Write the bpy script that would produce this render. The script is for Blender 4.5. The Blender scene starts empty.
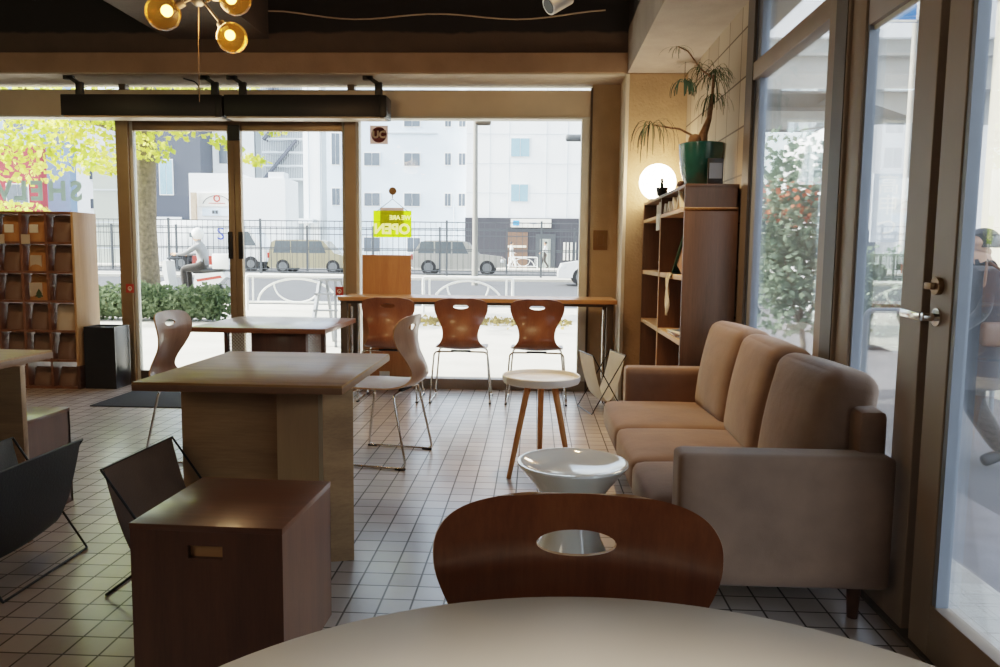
import bpy, bmesh, math, random
from math import sin, cos, pi, radians as R, sqrt
from mathutils import Vector, Matrix
rnd = random.Random(7)
scn = bpy.context.scene
COL = scn.collection

# ------------------------------------------------------------------ helpers
def lin(h):
    h = h.lstrip('#'); out = []
    for i in (0, 2, 4):
        c = int(h[i:i+2], 16) / 255
        out.append(c / 12.92 if c <= .04045 else ((c + .055) / 1.055) ** 2.4)
    return (*out, 1.0)

ROOT = {}          # object name -> world matrix of its thing

def setp(o, label=None, cat=None, group=None, kind=None):
    if label: o['label'] = label
    if cat: o['category'] = cat
    if group: o['group'] = group
    if kind: o['kind'] = kind
    return o

def thing(name, label, cat, loc=(0, 0, 0), rz=0., group=None):
    o = bpy.data.objects.new(name, None); COL.objects.link(o)
    o.empty_display_size = .1
    o.location = loc; o.rotation_euler = (0, 0, rz)
    ROOT[o.name] = Matrix.Translation(loc) @ Matrix.Rotation(rz, 4, 'Z')
    return setp(o, label, cat, group)

class MB:
    def __init__(s):
        s.v = []; s.f = []; s.m = []
    def add(s, vs, fs, mi=0):
        b = len(s.v); s.v += [tuple(p) for p in vs]
        for f in fs:
            s.f.append([b + i for i in f]); s.m.append(mi)
        return s
    def bm(s, bm, mi=0, mat=None):
        bm.verts.ensure_lookup_table(); bm.verts.index_update()
        vs = [(mat @ v.co if mat else v.co) for v in bm.verts]
        s.add(vs, [[v.index for v in f.verts] for f in bm.faces], mi); bm.free()
        return s
    def box(s, x0, x1, y0, y1, z0, z1, bev=0., seg=2, mi=0, mat=None):
        bm = bmesh.new(); bmesh.ops.create_cube(bm, size=1)
        for v in bm.verts:
            v.co = Vector(((x0+x1)/2 + v.co.x*(x1-x0), (y0+y1)/2 + v.co.y*(y1-y0), (z0+z1)/2 + v.co.z*(z1-z0)))
        if bev: bmesh.ops.bevel(bm, geom=bm.edges[:], offset=bev, segments=seg, profile=.5, affect='EDGES', clamp_overlap=True)
        return s.bm(bm, mi, mat)
    def obox(s, c, size, rot=(0, 0, 0), bev=0., mi=0):
        from mathutils import Euler
        m = Matrix.Translation(c) @ Euler(rot).to_matrix().to_4x4()
        a, b, d = size
        return s.box(-a/2, a/2, -b/2, b/2, -d/2, d/2, bev, 2, mi, m)
    def bar(s, p, q, w, h, mi=0, bev=0.):
        p = Vector(p); q = Vector(q); d = q - p
        m = Matrix.Translation((p+q)/2) @ d.to_track_quat('Y', 'Z').to_matrix().to_4x4()
        return s.box(-w/2, w/2, -d.length/2, d.length/2, -h/2, h/2, bev, 2, mi, m)
    def tube(s, pts, r, n=10, fil=0., mi=0, closed=False, caps=True):
        P = [Vector(p) for p in pts]
        if fil:
            Q = [P[0]]
            for i in range(1, len(P)-1):
                a, b, c = P[i-1], P[i], P[i+1]
                d1 = (a-b); d2 = (c-b)
                t = min(fil, d1.length*.48, d2.length*.48)
                p0 = b + d1.normalized()*t; p2 = b + d2.normalized()*t
                for k in range(6):
                    u = k/5; Q.append(p0*(1-u)**2 + b*2*u*(1-u) + p2*u*u)
            Q.append(P[-1]); P = Q
        rr = r if isinstance(r, (list, tuple)) else [r]*len(P)
        N = len(P); vs = []; up = None
        for i, p in enumerate(P):
            if closed: t = P[(i+1) % N] - P[i-1]
            else: t = P[min(i+1, N-1)] - P[max(i-1, 0)]
            if t.length < 1e-9: t = Vector((0, 0, 1))
            t.normalize()
            if up is None:
                up = Vector((0, 0, 1)) if abs(t.z) < .9 else Vector((1, 0, 0))
            up = (up - t*up.dot(t))
            if up.length < 1e-6: up = t.orthogonal()
            up.normalize(); sd = t.cross(up)
            for k in range(n):
                a = 2*pi*k/n; vs.append(p + (up*cos(a) + sd*sin(a))*rr[i])
        fs = []
        for i in range(N if closed else N-1):
            j = (i+1) % N
            for k in range(n):
                fs.append([i*n+k, i*n+(k+1) % n, j*n+(k+1) % n, j*n+k])
        if caps and not closed:
            fs.append(list(range(n))[::-1]); fs.append([(N-1)*n+k for k in range(n)])
        return s.add(vs, fs, mi)
    def lathe(s, prof, c=(0, 0, 0), n=40, mi=0, sx=1, sy=1):
        vs = []; fs = []
        for r, z in prof:
            for k in range(n):
                a = 2*pi*k/n; vs.append((c[0]+r*cos(a)*sx, c[1]+r*sin(a)*sy, c[2]+z))
        for i in range(len(prof)-1):
            for k in range(n):
                fs.append([i*n+k, i*n+(k+1) % n, (i+1)*n+(k+1) % n, (i+1)*n+k])
        if prof[0][0] > 1e-6: fs.append(list(range(n))[::-1])
        if prof[-1][0] > 1e-6: fs.append([(len(prof)-1)*n+k for k in range(n)])
        return s.add(vs, fs, mi)
    def sphere(s, c, r, n=24, m=16, mi=0, sz=1.):
        return s.lathe([(max(1e-7, r*sin(pi*i/m)), -r*cos(pi*i/m)*sz) for i in range(m+1)], c, n, mi)
    def prism(s, poly, axis, a, b, mi=0):
        # poly: 2-D points in the plane perpendicular to axis (x: (y,z), y: (x,z), z: (x,y))
        def P(u, v, t):
            return {'x': (t, u, v), 'y': (u, t, v), 'z': (u, v, t)}[axis]
        n = len(poly)
        vs = [P(u, v, a) for u, v in poly] + [P(u, v, b) for u, v in poly]
        fs = [list(range(n)), list(range(n, 2*n))[::-1]]
        fs += [[(i+1) % n, i, n+i, n+(i+1) % n] for i in range(n)]
        return s.add(vs, fs, mi)
    def cushion(s, c, half, r, bulge=(0, 0, 0), rot=None, n=12, mi=0):
        bm = bmesh.new(); bmesh.ops.create_cube(bm, size=2)
        bmesh.ops.subdivide_edges(bm, edges=bm.edges[:], cuts=n, use_grid_fill=True)
        a = Vector(half)
        for v in bm.verts:
            u = v.co.copy()
            # concentrate vertices at the rim
            w = Vector([math.copysign(1-(1-abs(t))**1.6, t) for t in u])
            p = Vector((w.x*a.x, w.y*a.y, w.z*a.z))
            q = Vector([max(-(a[i]-r), min(a[i]-r, p[i])) for i in range(3)])
            d = p - q
            p = q + (d.normalized()*r if d.length > 1e-9 else d)
            for i in range(3):
                j, k = (i+1) % 3, (i+2) % 3
                p[i] += math.copysign(1, u[i])*abs(u[i])**2*bulge[i]*(1-w[j]**2)*(1-w[k]**2)
            v.co = p
        m = Matrix.Translation(c)
        if rot:
            from mathutils import Euler
            m = m @ Euler(rot).to_matrix().to_4x4()
        return s.bm(bm, mi, m)
    def grid(s, rows, mi=0, close=False):
        n = len(rows[0]); vs = [p for r in rows for p in r]; fs = []
        for i in range(len(rows)-1):
            for k in range(n-1 if not close else n):
                fs.append([i*n+k, i*n+(k+1) % n, (i+1)*n+(k+1) % n, (i+1)*n+k])
        return s.add(vs, fs, mi)
    def mesh(s, name, mats, parent=None, local=False, smooth=True, ang=38):
        vs = s.v
        if parent is not None and not local:
            inv = ROOT[parent.name].inverted() if parent.name in ROOT else Matrix()
            vs = [tuple(inv @ Vector(p)) for p in vs]
        me = bpy.data.meshes.new(name); me.from_pydata(vs, [], s.f); me.update()
        if not isinstance(mats, (list, tuple)): mats = [mats]
        for m in mats: me.materials.append(m)
        me.polygons.foreach_set('material_index', s.m)
        if len(s.f) < 40000:
            bm = bmesh.new(); bm.from_mesh(me); bmesh.ops.recalc_face_normals(bm, faces=bm.faces[:]); bm.to_mesh(me); bm.free()
        if smooth:
            me.polygons.foreach_set('use_smooth', [True]*len(me.polygons))
            me.set_sharp_from_angle(angle=R(ang))
        me.update()
        return me

def link(name, me, parent=None):
    o = bpy.data.objects.new(name, me); COL.objects.link(o)
    if parent is not None:
        o.parent = parent
        ROOT[o.name] = ROOT.get(parent.name, Matrix())
    return o

def part(name, mb, mat, parent, local=False, smooth=True, label=None, ang=38):
    o = link(name, mb.mesh(name, mat, parent, local, smooth, ang), parent)
    if label: o['label'] = label
    return o

def single(name, mb, mat, label, cat, group=None, kind=None, smooth=True, origin=None):
    me = mb.mesh(name, mat, None, False, smooth)
    if origin:
        me.transform(Matrix.Translation((-origin[0], -origin[1], -origin[2])))
    o = link(name, me)
    if origin: o.location = origin
    return setp(o, label, cat, group, kind)

def struct(name, mb, mat, smooth=False, parent=None):
    o = link(name, mb.mesh(name, mat, parent, False, smooth), parent)
    if parent is None: o['kind'] = 'structure'
    return o

def dup(root, loc, rz=0., label=None, group=None):
    r = root.copy(); COL.objects.link(r)
    r.location = loc; r.rotation_euler = (0, 0, rz)
    if label: r['label'] = label
    if group: r['group'] = group
    for ch in list(root.children):
        c = ch.copy(); COL.objects.link(c); c.parent = r
        for g in list(ch.children):
            d = g.copy(); COL.objects.link(d); d.parent = c
    return r

def text_mb(txt, size, loc, face='in', depth=.002, align='CENTER', rz=0., bold=0.):
    cu = bpy.data.curves.new('lettering', 'FONT'); cu.body = txt; cu.size = size
    cu.align_x = align; cu.align_y = 'CENTER'; cu.extrude = depth/2; cu.offset = bold; cu.resolution_u = 3
    o = bpy.data.objects.new('lettering', cu); COL.objects.link(o)
    dg = bpy.context.evaluated_depsgraph_get(); dg.update()
    me = bpy.data.meshes.new_from_object(o.evaluated_get(dg))
    bpy.data.objects.remove(o); bpy.data.curves.remove(cu)
    m = Matrix.Translation(loc) @ Matrix.Rotation(rz + (0 if face == 'in' else pi), 4, 'Z') @ Matrix.Rotation(pi/2, 4, 'X')
    mb = MB(); mb.add([m @ v.co for v in me.vertices], [list(p.vertices) for p in me.polygons])
    bpy.data.meshes.remove(me)
    return mb

# ------------------------------------------------------------------ materials
def nt(name):
    m = bpy.data.materials.new(name); m.use_nodes = True
    t = m.node_tree; b = t.nodes['Principled BSDF']
    return m, t, b, t.nodes, t.links

def ramp(n, stops):
    r = n.new('ShaderNodeValToRGB'); e = r.color_ramp.elements
    while len(e) < len(stops): e.new(.5)
    for i, (p, c) in enumerate(stops):
        e[i].position = p; e[i].color = lin(c) if isinstance(c, str) else c
    return r

def coords(n, l, scale=(1, 1, 1), rot=(0, 0, 0), kind='Object'):
    tc = n.new('ShaderNodeTexCoord'); mp = n.new('ShaderNodeMapping')
    mp.inputs['Scale'].default_value = scale; mp.inputs['Rotation'].default_value = rot
    l.new(tc.outputs[kind], mp.inputs[0]); return mp.outputs[0]

def plain(name, col, rough=.5, metal=0., spec=.5, noise=0., nscale=8., bump=0., bscale=60., coat=0., emis=None, estr=0.):
    m, t, b, n, l = nt(name)
    b.inputs['Roughness'].default_value = rough; b.inputs['Metallic'].default_value = metal
    b.inputs['Specular IOR Level'].default_value = spec; b.inputs['Coat Weight'].default_value = coat
    c = lin(col); v = coords(n, l)
    tx = n.new('ShaderNodeTexNoise'); tx.inputs['Scale'].default_value = nscale; tx.inputs['Detail'].default_value = 5
    l.new(v, tx.inputs['Vector'])
    k = noise
    r = ramp(n, [(.3, (c[0]*(1-k), c[1]*(1-k), c[2]*(1-k), 1)), (.7, (min(1, c[0]*(1+k)), min(1, c[1]*(1+k)), min(1, c[2]*(1+k)), 1))])
    l.new(tx.outputs['Fac'], r.inputs[0]); l.new(r.outputs[0], b.inputs['Base Color'])
    if bump:
        t2 = n.new('ShaderNodeTexNoise'); t2.inputs['Scale'].default_value = bscale; t2.inputs['Detail'].default_value = 6
        l.new(v, t2.inputs['Vector'])
        bp = n.new('ShaderNodeBump'); bp.inputs['Strength'].default_value = bump; bp.inputs['Distance'].default_value = .01
        l.new(t2.outputs['Fac'], bp.inputs['Height']); l.new(bp.outputs[0], b.inputs['Normal'])
    if emis:
        b.inputs['Emission Color'].default_value = lin(emis); b.inputs['Emission Strength'].default_value = estr
    return m

def wood(name, c1, c2, axis='x', rough=.38, scale=1., spec=.5, coat=0., fig=.6):
    m, t, b, n, l = nt(name)
    sc = {'x': (.7, 9, 9), 'y': (9, .7, 9), 'z': (9, 9, .7)}[axis]
    v = coords(n, l, tuple(q*scale for q in sc))
    a = n.new('ShaderNodeTexNoise'); a.inputs['Scale'].default_value = 1.6; a.inputs['Detail'].default_value = 3; a.inputs['Distortion'].default_value = fig
    f = n.new('ShaderNodeTexNoise'); f.inputs['Scale'].default_value = 14; f.inputs['Detail'].default_value = 6; f.inputs['Roughness'].default_value = .7
    l.new(v, a.inputs['Vector']); l.new(v, f.inputs['Vector'])
    mx = n.new('ShaderNodeMath'); mx.operation = 'MULTIPLY_ADD'; mx.inputs[1].default_value = .45
    l.new(f.outputs['Fac'], mx.inputs[0]); 
    m2 = n.new('ShaderNodeMath'); m2.operation = 'MULTIPLY'; m2.inputs[1].default_value = .6
    l.new(a.outputs['Fac'], m2.inputs[0]); l.new(m2.outputs[0], mx.inputs[2])
    r = ramp(n, [(.33, c1), (.72, c2)])
    l.new(mx.outputs[0], r.inputs[0]); l.new(r.outputs[0], b.inputs['Base Color'])
    b.inputs['Roughness'].default_value = rough; b.inputs['Specular IOR Level'].default_value = spec
    b.inputs['Coat Weight'].default_value = coat; b.inputs['Coat Roughness'].default_value = .15
    bp = n.new('ShaderNodeBump'); bp.inputs['Strength'].default_value = .06; bp.inputs['Distance'].default_value = .004
    l.new(mx.outputs[0], bp.inputs['Height']); l.new(bp.outputs[0], b.inputs['Normal'])
    return m

def fabric(name, c1, c2, rough=.9, sheen=.4, wscale=350., bump=.25):
    m, t, b, n, l = nt(name)
    v = coords(n, l)
    a = n.new('ShaderNodeTexNoise'); a.inputs['Scale'].default_value = 5; a.inputs['Detail'].default_value = 6
    l.new(v, a.inputs['Vector'])
    r = ramp(n, [(.3, c1), (.7, c2)]); l.new(a.outputs['Fac'], r.inputs[0]); l.new(r.outputs[0], b.inputs['Base Color'])
    w = n.new('ShaderNodeTexNoise'); w.inputs['Scale'].default_value = wscale; w.inputs['Detail'].default_value = 2
    l.new(v, w.inputs['Vector'])
    bp = n.new('ShaderNodeBump'); bp.inputs['Strength'].default_value = bump; bp.inputs['Distance'].default_value = .002
    l.new(w.outputs['Fac'], bp.inputs['Height'])
    bq = n.new('ShaderNodeBump'); bq.inputs['Strength'].default_value = .16; bq.inputs['Distance'].default_value = .02
    a2 = n.new('ShaderNodeTexNoise'); a2.inputs['Scale'].default_value = 9; a2.inputs['Detail'].default_value = 3; a2.inputs['Distortion'].default_value = .2
    l.new(v, a2.inputs['Vector']); l.new(a2.outputs['Fac'], bq.inputs['Height']); l.new(bp.outputs[0], bq.inputs['Normal'])
    l.new(bq.outputs[0], b.inputs['Normal'])
    b.inputs['Roughness'].default_value = rough; b.inputs['Sheen Weight'].default_value = sheen
    b.inputs['Specular IOR Level'].default_value = .2
    return m

def glass(name, tint=(.93, .96, .96, 1), refl=1., haze=0., hazecol=(.8, .85, .9, 1)):
    m = bpy.data.materials.new(name); m.use_nodes = True; t = m.node_tree; n = t.nodes; l = t.links
    n.clear(); out = n.new('ShaderNodeOutputMaterial')
    tr = n.new('ShaderNodeBsdfTransparent'); tr.inputs[0].default_value = tint
    gl = n.new('ShaderNodeBsdfGlossy'); gl.inputs['Roughness'].default_value = .01; gl.inputs[0].default_value = (1, 1, 1, 1)
    fr = n.new('ShaderNodeLayerWeight'); fr.inputs['Blend'].default_value = .12
    mm = n.new('ShaderNodeMath'); mm.operation = 'MULTIPLY'; mm.inputs[1].default_value = .75*refl
    l.new(fr.outputs['Fresnel'], mm.inputs[0])
    mx = n.new('ShaderNodeMixShader'); l.new(mm.outputs[0], mx.inputs[0]); l.new(tr.outputs[0], mx.inputs[1]); l.new(gl.outputs[0], mx.inputs[2])
    last = mx
    if haze:
        df = n.new('ShaderNodeBsdfTranslucent'); df.inputs[0].default_value = hazecol
        m3 = n.new('ShaderNodeMixShader'); m3.inputs[0].default_value = haze
        l.new(mx.outputs[0], m3.inputs[1]); l.new(df.outputs[0], m3.inputs[2]); last = m3
    l.new(last.outputs[0], out.inputs[0])
    return m

def leafmat(name, c1, c2, transl=.5, scale=3.):
    m = bpy.data.materials.new(name); m.use_nodes = True; t = m.node_tree; n = t.nodes; l = t.links
    n.clear(); out = n.new('ShaderNodeOutputMaterial')
    v = coords(n, l)
    a = n.new('ShaderNodeTexNoise'); a.inputs['Scale'].default_value = scale; a.inputs['Detail'].default_value = 4
    l.new(v, a.inputs['Vector'])
    r = ramp(n, [(.35, c1), (.65, c2)]); l.new(a.outputs['Fac'], r.inputs[0])
    d = n.new('ShaderNodeBsdfDiffuse'); tl = n.new('ShaderNodeBsdfTranslucent')
    l.new(r.outputs[0], d.inputs[0]); l.new(r.outputs[0], tl.inputs[0])
    mx = n.new('ShaderNodeMixShader'); mx.inputs[0].default_value = transl
    l.new(d.outputs[0], mx.inputs[1]); l.new(tl.outputs[0], mx.inputs[2]); l.new(mx.outputs[0], out.inputs[0])
    return m

def tilemat(name, s, ox, oy, grout='#413931', tone=('#94877d', '#baaea4'), rough=.3, gw=.035, coat=0.):
    m, t, b, n, l = nt(name)
    tc = n.new('ShaderNodeTexCoord'); sp = n.new('ShaderNodeSeparateXYZ'); l.new(tc.outputs['Object'], sp.inputs[0])
    def mth(op, a, bval=None, c=None):
        q = n.new('ShaderNodeMath'); q.operation = op
        for i, x in enumerate((a, bval, c)):
            if x is None: continue
            if isinstance(x, (int, float)): q.inputs[i].default_value = x
            else: l.new(x, q.inputs[i])
        return q.outputs[0]
    fx = mth('DIVIDE', mth('SUBTRACT', sp.outputs[0], ox), s); fy = mth('DIVIDE', mth('SUBTRACT', sp.outputs[1], oy), s)
    cx = mth('FLOOR', fx); cy = mth('FLOOR', fy)
    dx = mth('ABSOLUTE', mth('SUBTRACT', mth('FRACT', fx), .5)); dy = mth('ABSOLUTE', mth('SUBTRACT', mth('FRACT', fy), .5))
    d = mth('SUBTRACT', .5, mth('MAXIMUM', dx, dy))            # 0 at the joint
    mr = n.new('ShaderNodeMapRange'); mr.interpolation_type = 'SMOOTHSTEP'
    mr.inputs['From Min'].default_value = gw*.6; mr.inputs['From Max'].default_value = gw*1.25
    l.new(d, mr.inputs['Value']); tilef = mr.outputs[0]
    cb = n.new('ShaderNodeCombineXYZ'); l.new(cx, cb.inputs[0]); l.new(cy, cb.inputs[1])
    wn = n.new('ShaderNodeTexWhiteNoise'); wn.noise_dimensions = '3D'; l.new(cb.outputs[0], wn.inputs['Vector'])
    big = n.new('ShaderNodeTexNoise'); big.inputs['Scale'].default_value = 1.1; big.inputs['Detail'].default_value = 5
    l.new(tc.outputs['Object'], big.inputs['Vector'])
    fine = n.new('ShaderNodeTexNoise'); fine.inputs['Scale'].default_value = 40; fine.inputs['Detail'].default_value = 4
    l.new(tc.outputs['Object'], fine.inputs['Vector'])
    k = mth('ADD', mth('MULTIPLY', wn.outputs['Value'], .45), mth('ADD', mth('MULTIPLY', big.outputs['Fac'], .4), mth('MULTIPLY', fine.outputs['Fac'], .15)))
    rp = ramp(n, [(.2, tone[0]), (.75, tone[1])]); l.new(k, rp.inputs[0])
    mx = n.new('ShaderNodeMix'); mx.data_type = 'RGBA'; l.new(tilef, mx.inputs[0])
    mx.inputs[6].default_value = lin(grout); l.new(rp.outputs[0], mx.inputs[7]); l.new(mx.outputs[2], b.inputs['Base Color'])
    ro = n.new('ShaderNodeMapRange'); ro.inputs['To Min'].default_value = .9; ro.inputs['To Max'].default_value = rough
    l.new(tilef, ro.inputs['Value']); l.new(ro.outputs[0], b.inputs['Roughness'])
    b.inputs['Coat Weight'].default_value = coat; b.inputs['Coat Roughness'].default_value = .22
    hh = mth('ADD', tilef, mth('MULTIPLY', fine.outputs['Fac'], .12))
    bp = n.new('ShaderNodeBump'); bp.inputs['Strength'].default_value = .35; bp.inputs['Distance'].default_value = .003
    l.new(hh, bp.inputs['Height']); l.new(bp.outputs[0], b.inputs['Normal'])
    return m

def emit(name, col, st):
    m = bpy.data.materials.new(name); m.use_nodes = True; t = m.node_tree; n = t.nodes; l = t.links
    n.clear(); out = n.new('ShaderNodeOutputMaterial'); e = n.new('ShaderNodeEmission')
    e.inputs[0].default_value = lin(col); e.inputs[1].default_value = st; l.new(e.outputs[0], out.inputs[0])
    return m

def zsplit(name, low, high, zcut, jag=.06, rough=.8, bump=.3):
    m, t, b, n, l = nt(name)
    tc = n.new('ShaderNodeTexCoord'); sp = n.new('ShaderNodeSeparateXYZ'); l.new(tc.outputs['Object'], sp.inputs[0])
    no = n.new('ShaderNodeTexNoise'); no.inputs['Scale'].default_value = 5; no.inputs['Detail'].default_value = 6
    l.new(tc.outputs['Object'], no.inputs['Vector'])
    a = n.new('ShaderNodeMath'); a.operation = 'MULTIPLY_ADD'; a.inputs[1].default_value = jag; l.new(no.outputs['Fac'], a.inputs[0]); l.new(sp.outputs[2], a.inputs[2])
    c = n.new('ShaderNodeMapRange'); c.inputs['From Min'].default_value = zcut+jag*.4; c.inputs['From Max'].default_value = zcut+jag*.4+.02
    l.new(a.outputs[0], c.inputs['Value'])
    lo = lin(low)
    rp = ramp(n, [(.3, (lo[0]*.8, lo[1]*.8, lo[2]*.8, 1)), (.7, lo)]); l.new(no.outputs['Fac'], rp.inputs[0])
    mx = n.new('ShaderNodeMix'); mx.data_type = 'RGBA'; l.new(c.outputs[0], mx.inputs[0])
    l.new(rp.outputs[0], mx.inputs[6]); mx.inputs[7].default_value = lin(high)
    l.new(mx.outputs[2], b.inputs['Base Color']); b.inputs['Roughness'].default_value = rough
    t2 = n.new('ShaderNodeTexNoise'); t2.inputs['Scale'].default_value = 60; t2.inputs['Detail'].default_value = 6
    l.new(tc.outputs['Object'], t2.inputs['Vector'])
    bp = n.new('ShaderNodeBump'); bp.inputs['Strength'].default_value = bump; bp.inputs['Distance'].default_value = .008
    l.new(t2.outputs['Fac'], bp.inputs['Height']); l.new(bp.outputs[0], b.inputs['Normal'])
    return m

def boards(name, c1, c2, s=.62, gap='#5a4a38'):
    # cast concrete with panel joints, on a wall facing -X
    m, t, b, n, l = nt(name)
    v = coords(n, l, (1, 1, 1))
    sp = n.new('ShaderNodeSeparateXYZ'); l.new(v, sp.inputs[0])
    cb = n.new('ShaderNodeCombineXYZ'); l.new(sp.outputs[2], cb.inputs[1]); l.new(sp.outputs[1], cb.inputs[0])
    br = n.new('ShaderNodeTexBrick'); br.offset = 0; l.new(cb.outputs[0], br.inputs['Vector'])
    br.inputs['Scale'].default_value = 1; br.inputs['Brick Width'].default_value = .3; br.inputs['Row Height'].default_value = .28
    br.inputs['Mortar Size'].default_value = .006; br.inputs['Color1'].default_value = lin(c1); br.inputs['Color2'].default_value = lin(c2)
    br.inputs['Mortar'].default_value = lin(gap); l.new(br.outputs['Color'], b.inputs['Base Color'])
    b.inputs['Roughness'].default_value = .75
    no = n.new('ShaderNodeTexNoise'); no.inputs['Scale'].default_value = 30; no.inputs['Detail'].default_value = 6; l.new(v, no.inputs['Vector'])
    bp = n.new('ShaderNodeBump'); bp.inputs['Strength'].default_value = .25; bp.inputs['Distance'].default_value = .008
    l.new(no.outputs['Fac'], bp.inputs['Height']); l.new(bp.outputs[0], b.inputs['Normal'])
    return m

M = {}
M['floor'] = tilemat('floor tile', .1092, -.623, 2.805, rough=.33, gw=.034, coat=.45)
M['mat'] = plain('door mat', '#1d1f22', .95, bump=.4, bscale=300)
M['ceil'] = plain('ceiling paint', '#1c1613', .85, noise=.3, nscale=3, bump=.3, bscale=20)
M['ceilbeam'] = plain('ceiling concrete', '#4a3d31', .85, noise=.3, nscale=3, bump=.3, bscale=25)
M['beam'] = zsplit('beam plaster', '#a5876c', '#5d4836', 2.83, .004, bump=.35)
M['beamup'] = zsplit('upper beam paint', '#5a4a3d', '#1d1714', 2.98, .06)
M['soffit'] = plain('soffit plaster', '#b3a591', .85, noise=.12, nscale=5, bump=.5, bscale=70)
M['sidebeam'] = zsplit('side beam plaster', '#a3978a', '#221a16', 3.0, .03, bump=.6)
M['column'] = plain('rough plaster column', '#a58864', .85, noise=.12, nscale=6, bump=.6, bscale=45)
M['colside'] = plain('painted column edge', '#cfc2ae', .7, noise=.08)
M['wallb'] = plain('tan wall paint', '#a58e6e', .8, noise=.1, nscale=6, bump=.3, bscale=60)
M['concrete'] = boards('form board concrete', '#a3917a', '#b3a28a')
M['wall'] = plain('dark wall plaster', '#6d5f50', .85, noise=.15, nscale=3, bump=.3, bscale=40)
M['steel'] = plain('bronze steel', '#937a5c', .34, metal=.5, noise=.12, nscale=4)
M['steel2'] = plain('brushed header steel', '#c6b49b', .4, metal=.12, noise=.1, nscale=3)
M['darksteel'] = plain('dark frame steel', '#54493e', .45, metal=.5, noise=.1)
M['jamb'] = plain('pale painted jamb', '#c6c3b6', .5, noise=.06)
M['taupe'] = plain('taupe painted frame', '#8a7a6b', .5, noise=.08, nscale=4)
M['taupedark'] = plain('dark taupe frame', '#4c443d', .55, noise=.08)
M['reveal'] = plain('skylight blue reveal and print', '#77808e', .45, noise=.05)  # bluish skylight on the frame reveals put into the colour; also card print
M['black'] = plain('black painted metal', '#141210', .45, noise=.15)
M['blackgloss'] = plain('black lacquer box', '#17171a', .3, noise=.2, nscale=20)
M['chrome'] = plain('chrome tube', '#d9d6d0', .16, metal=1., noise=.03)
M['wire'] = plain('black wire', '#15130f', .4, metal=.4)
M['rubber'] = plain('black glide', '#0f0f0f', .7)
M['glass'] = glass('window glass')
M['glassR'] = glass('hazy side glass', (.93, .95, .95, 1), .8, .012, (.85, .88, .9, 1))  # slight translucent haze mixed into the side panes
M['tabletop'] = wood('table top veneer', '#7b5836', '#a57d52', 'x', .42, 1., spec=.04, coat=.10)
M['tableedge'] = wood('table edge ply', '#5f4029', '#7c573a', 'x', .5)
M['pedestal'] = wood('pedestal veneer', '#7f6145', '#ab8760', 'x', .5)
M['pedestal2'] = wood('lit pedestal veneer', '#b8a48a', '#cbb596', 'z', .5)  # light on the turned pedestal panel put into a paler veneer
M['tabletop2'] = wood('red brown table top', '#6b3f25', '#8c5735', 'x', .28, coat=.4)
M['cube'] = wood('cube stool veneer', '#492b1e', '#67412d', 'z', .42, coat=.15)
M['cubetop'] = wood('cube stool top veneer', '#4c2c1e', '#6c432f', 'x', .32, coat=.3)
M['cubein'] = wood('pale recess wood', '#b08a60', '#d2aa78', 'x', .5)
M['counter'] = wood('counter pine', '#a9703e', '#cf975c', 'x', .35, coat=.3)
M['board'] = wood('plywood board', '#a5683a', '#c48750', 'z', .5)
M['shell'] = wood('walnut ply shell', '#6b3a24', '#8f5a39', 'z', .33, coat=.3)
M['shellpale'] = wood('pale beech ply shell', '#6d4b37', '#8f6a52', 'z', .33, coat=.3)
M['shelledge'] = plain('ply edge', '#b98a5e', .5, noise=.15, nscale=30)
M['shelf'] = wood('walnut shelf board', '#48321f', '#684a35', 'z', .45)
M['shelfedge'] = wood('pale shelf edge', '#b98d5d', '#d2aa78', 'y', .45)
M['rackwood'] = wood('display shelf wood', '#5c3823', '#7d5135', 'z', .45)
M['rackside'] = wood('display shelf side', '#a57749', '#c39763', 'z', .45)
M['rackdark'] = wood('dark brown wood', '#3c2418', '#54331f', 'y', .5)
M['white'] = plain('white lacquer', '#e6e2d8', .3, noise=.02, coat=.3)
M['whitetable'] = plain('white laminate table', '#d9d2c7', .42, noise=.02)
M['bowl'] = plain('white glossy seat', '#e9ebe2', .08, noise=.01, coat=.6)
M['oak'] = wood('oak leg', '#a86c34', '#c98c4d', 'z', .4)
M['sofa'] = fabric('taupe velour', '#6f5a4c', '#866c5a', sheen=.2)
M['sofadark'] = fabric('sofa base cloth', '#6d5a4e', '#806b5c')
M['sling_dark'] = plain('black leather sling', '#111010', .5, noise=.2, nscale=10, bump=.15, bscale=120)
M['sling_brown'] = plain('brown leather sling', '#5a4436', .42, noise=.2, nscale=8, bump=.15, bscale=120)
M['sling_white'] = fabric('cream canvas sling', '#c9bfa8', '#dcd3bf')
M['globe'] = emit('lit opal globe', '#ffe8c8', 24.)
M['pot'] = plain('teal glaze', '#1d4f4c', .2, noise=.35, nscale=5, coat=.5)
M['soil'] = plain('soil', '#3a2a1c', .9, noise=.3, nscale=40)
M['bark'] = plain('bark', '#7a5c40', .85, noise=.35, nscale=30, bump=.6, bscale=60)
M['bark2'] = plain('street tree bark', '#665b4b', .9, noise=.4, nscale=16, bump=.8, bscale=22)
M['palm'] = leafmat('palm leaf', '#3a4634', '#57644a', .3)
M['bluegreen'] = leafmat('blue green leaf', '#3a5248', '#4c6658', .3)
M['ginkgo'] = leafmat('ginkgo leaf', '#aebf50', '#e4e076', .6, 1.6)
M['hedge'] = leafmat('hedge leaf', '#3c4a33', '#707d60', .4, 3)
M['shrub'] = leafmat('shrub leaf', '#5d7262', '#93a48e', .4, 3)
M['redleaf'] = leafmat('red flower', '#c9563a', '#e08a70', .4)
M['drygrass'] = leafmat('fallen leaf', '#a8935c', '#857450', .2)
M['paper'] = plain('white paper', '#e4e0d6', .7, noise=.04)
M['kraft'] = plain('kraft paper', '#a5713c', .75, noise=.18, nscale=10)
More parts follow.
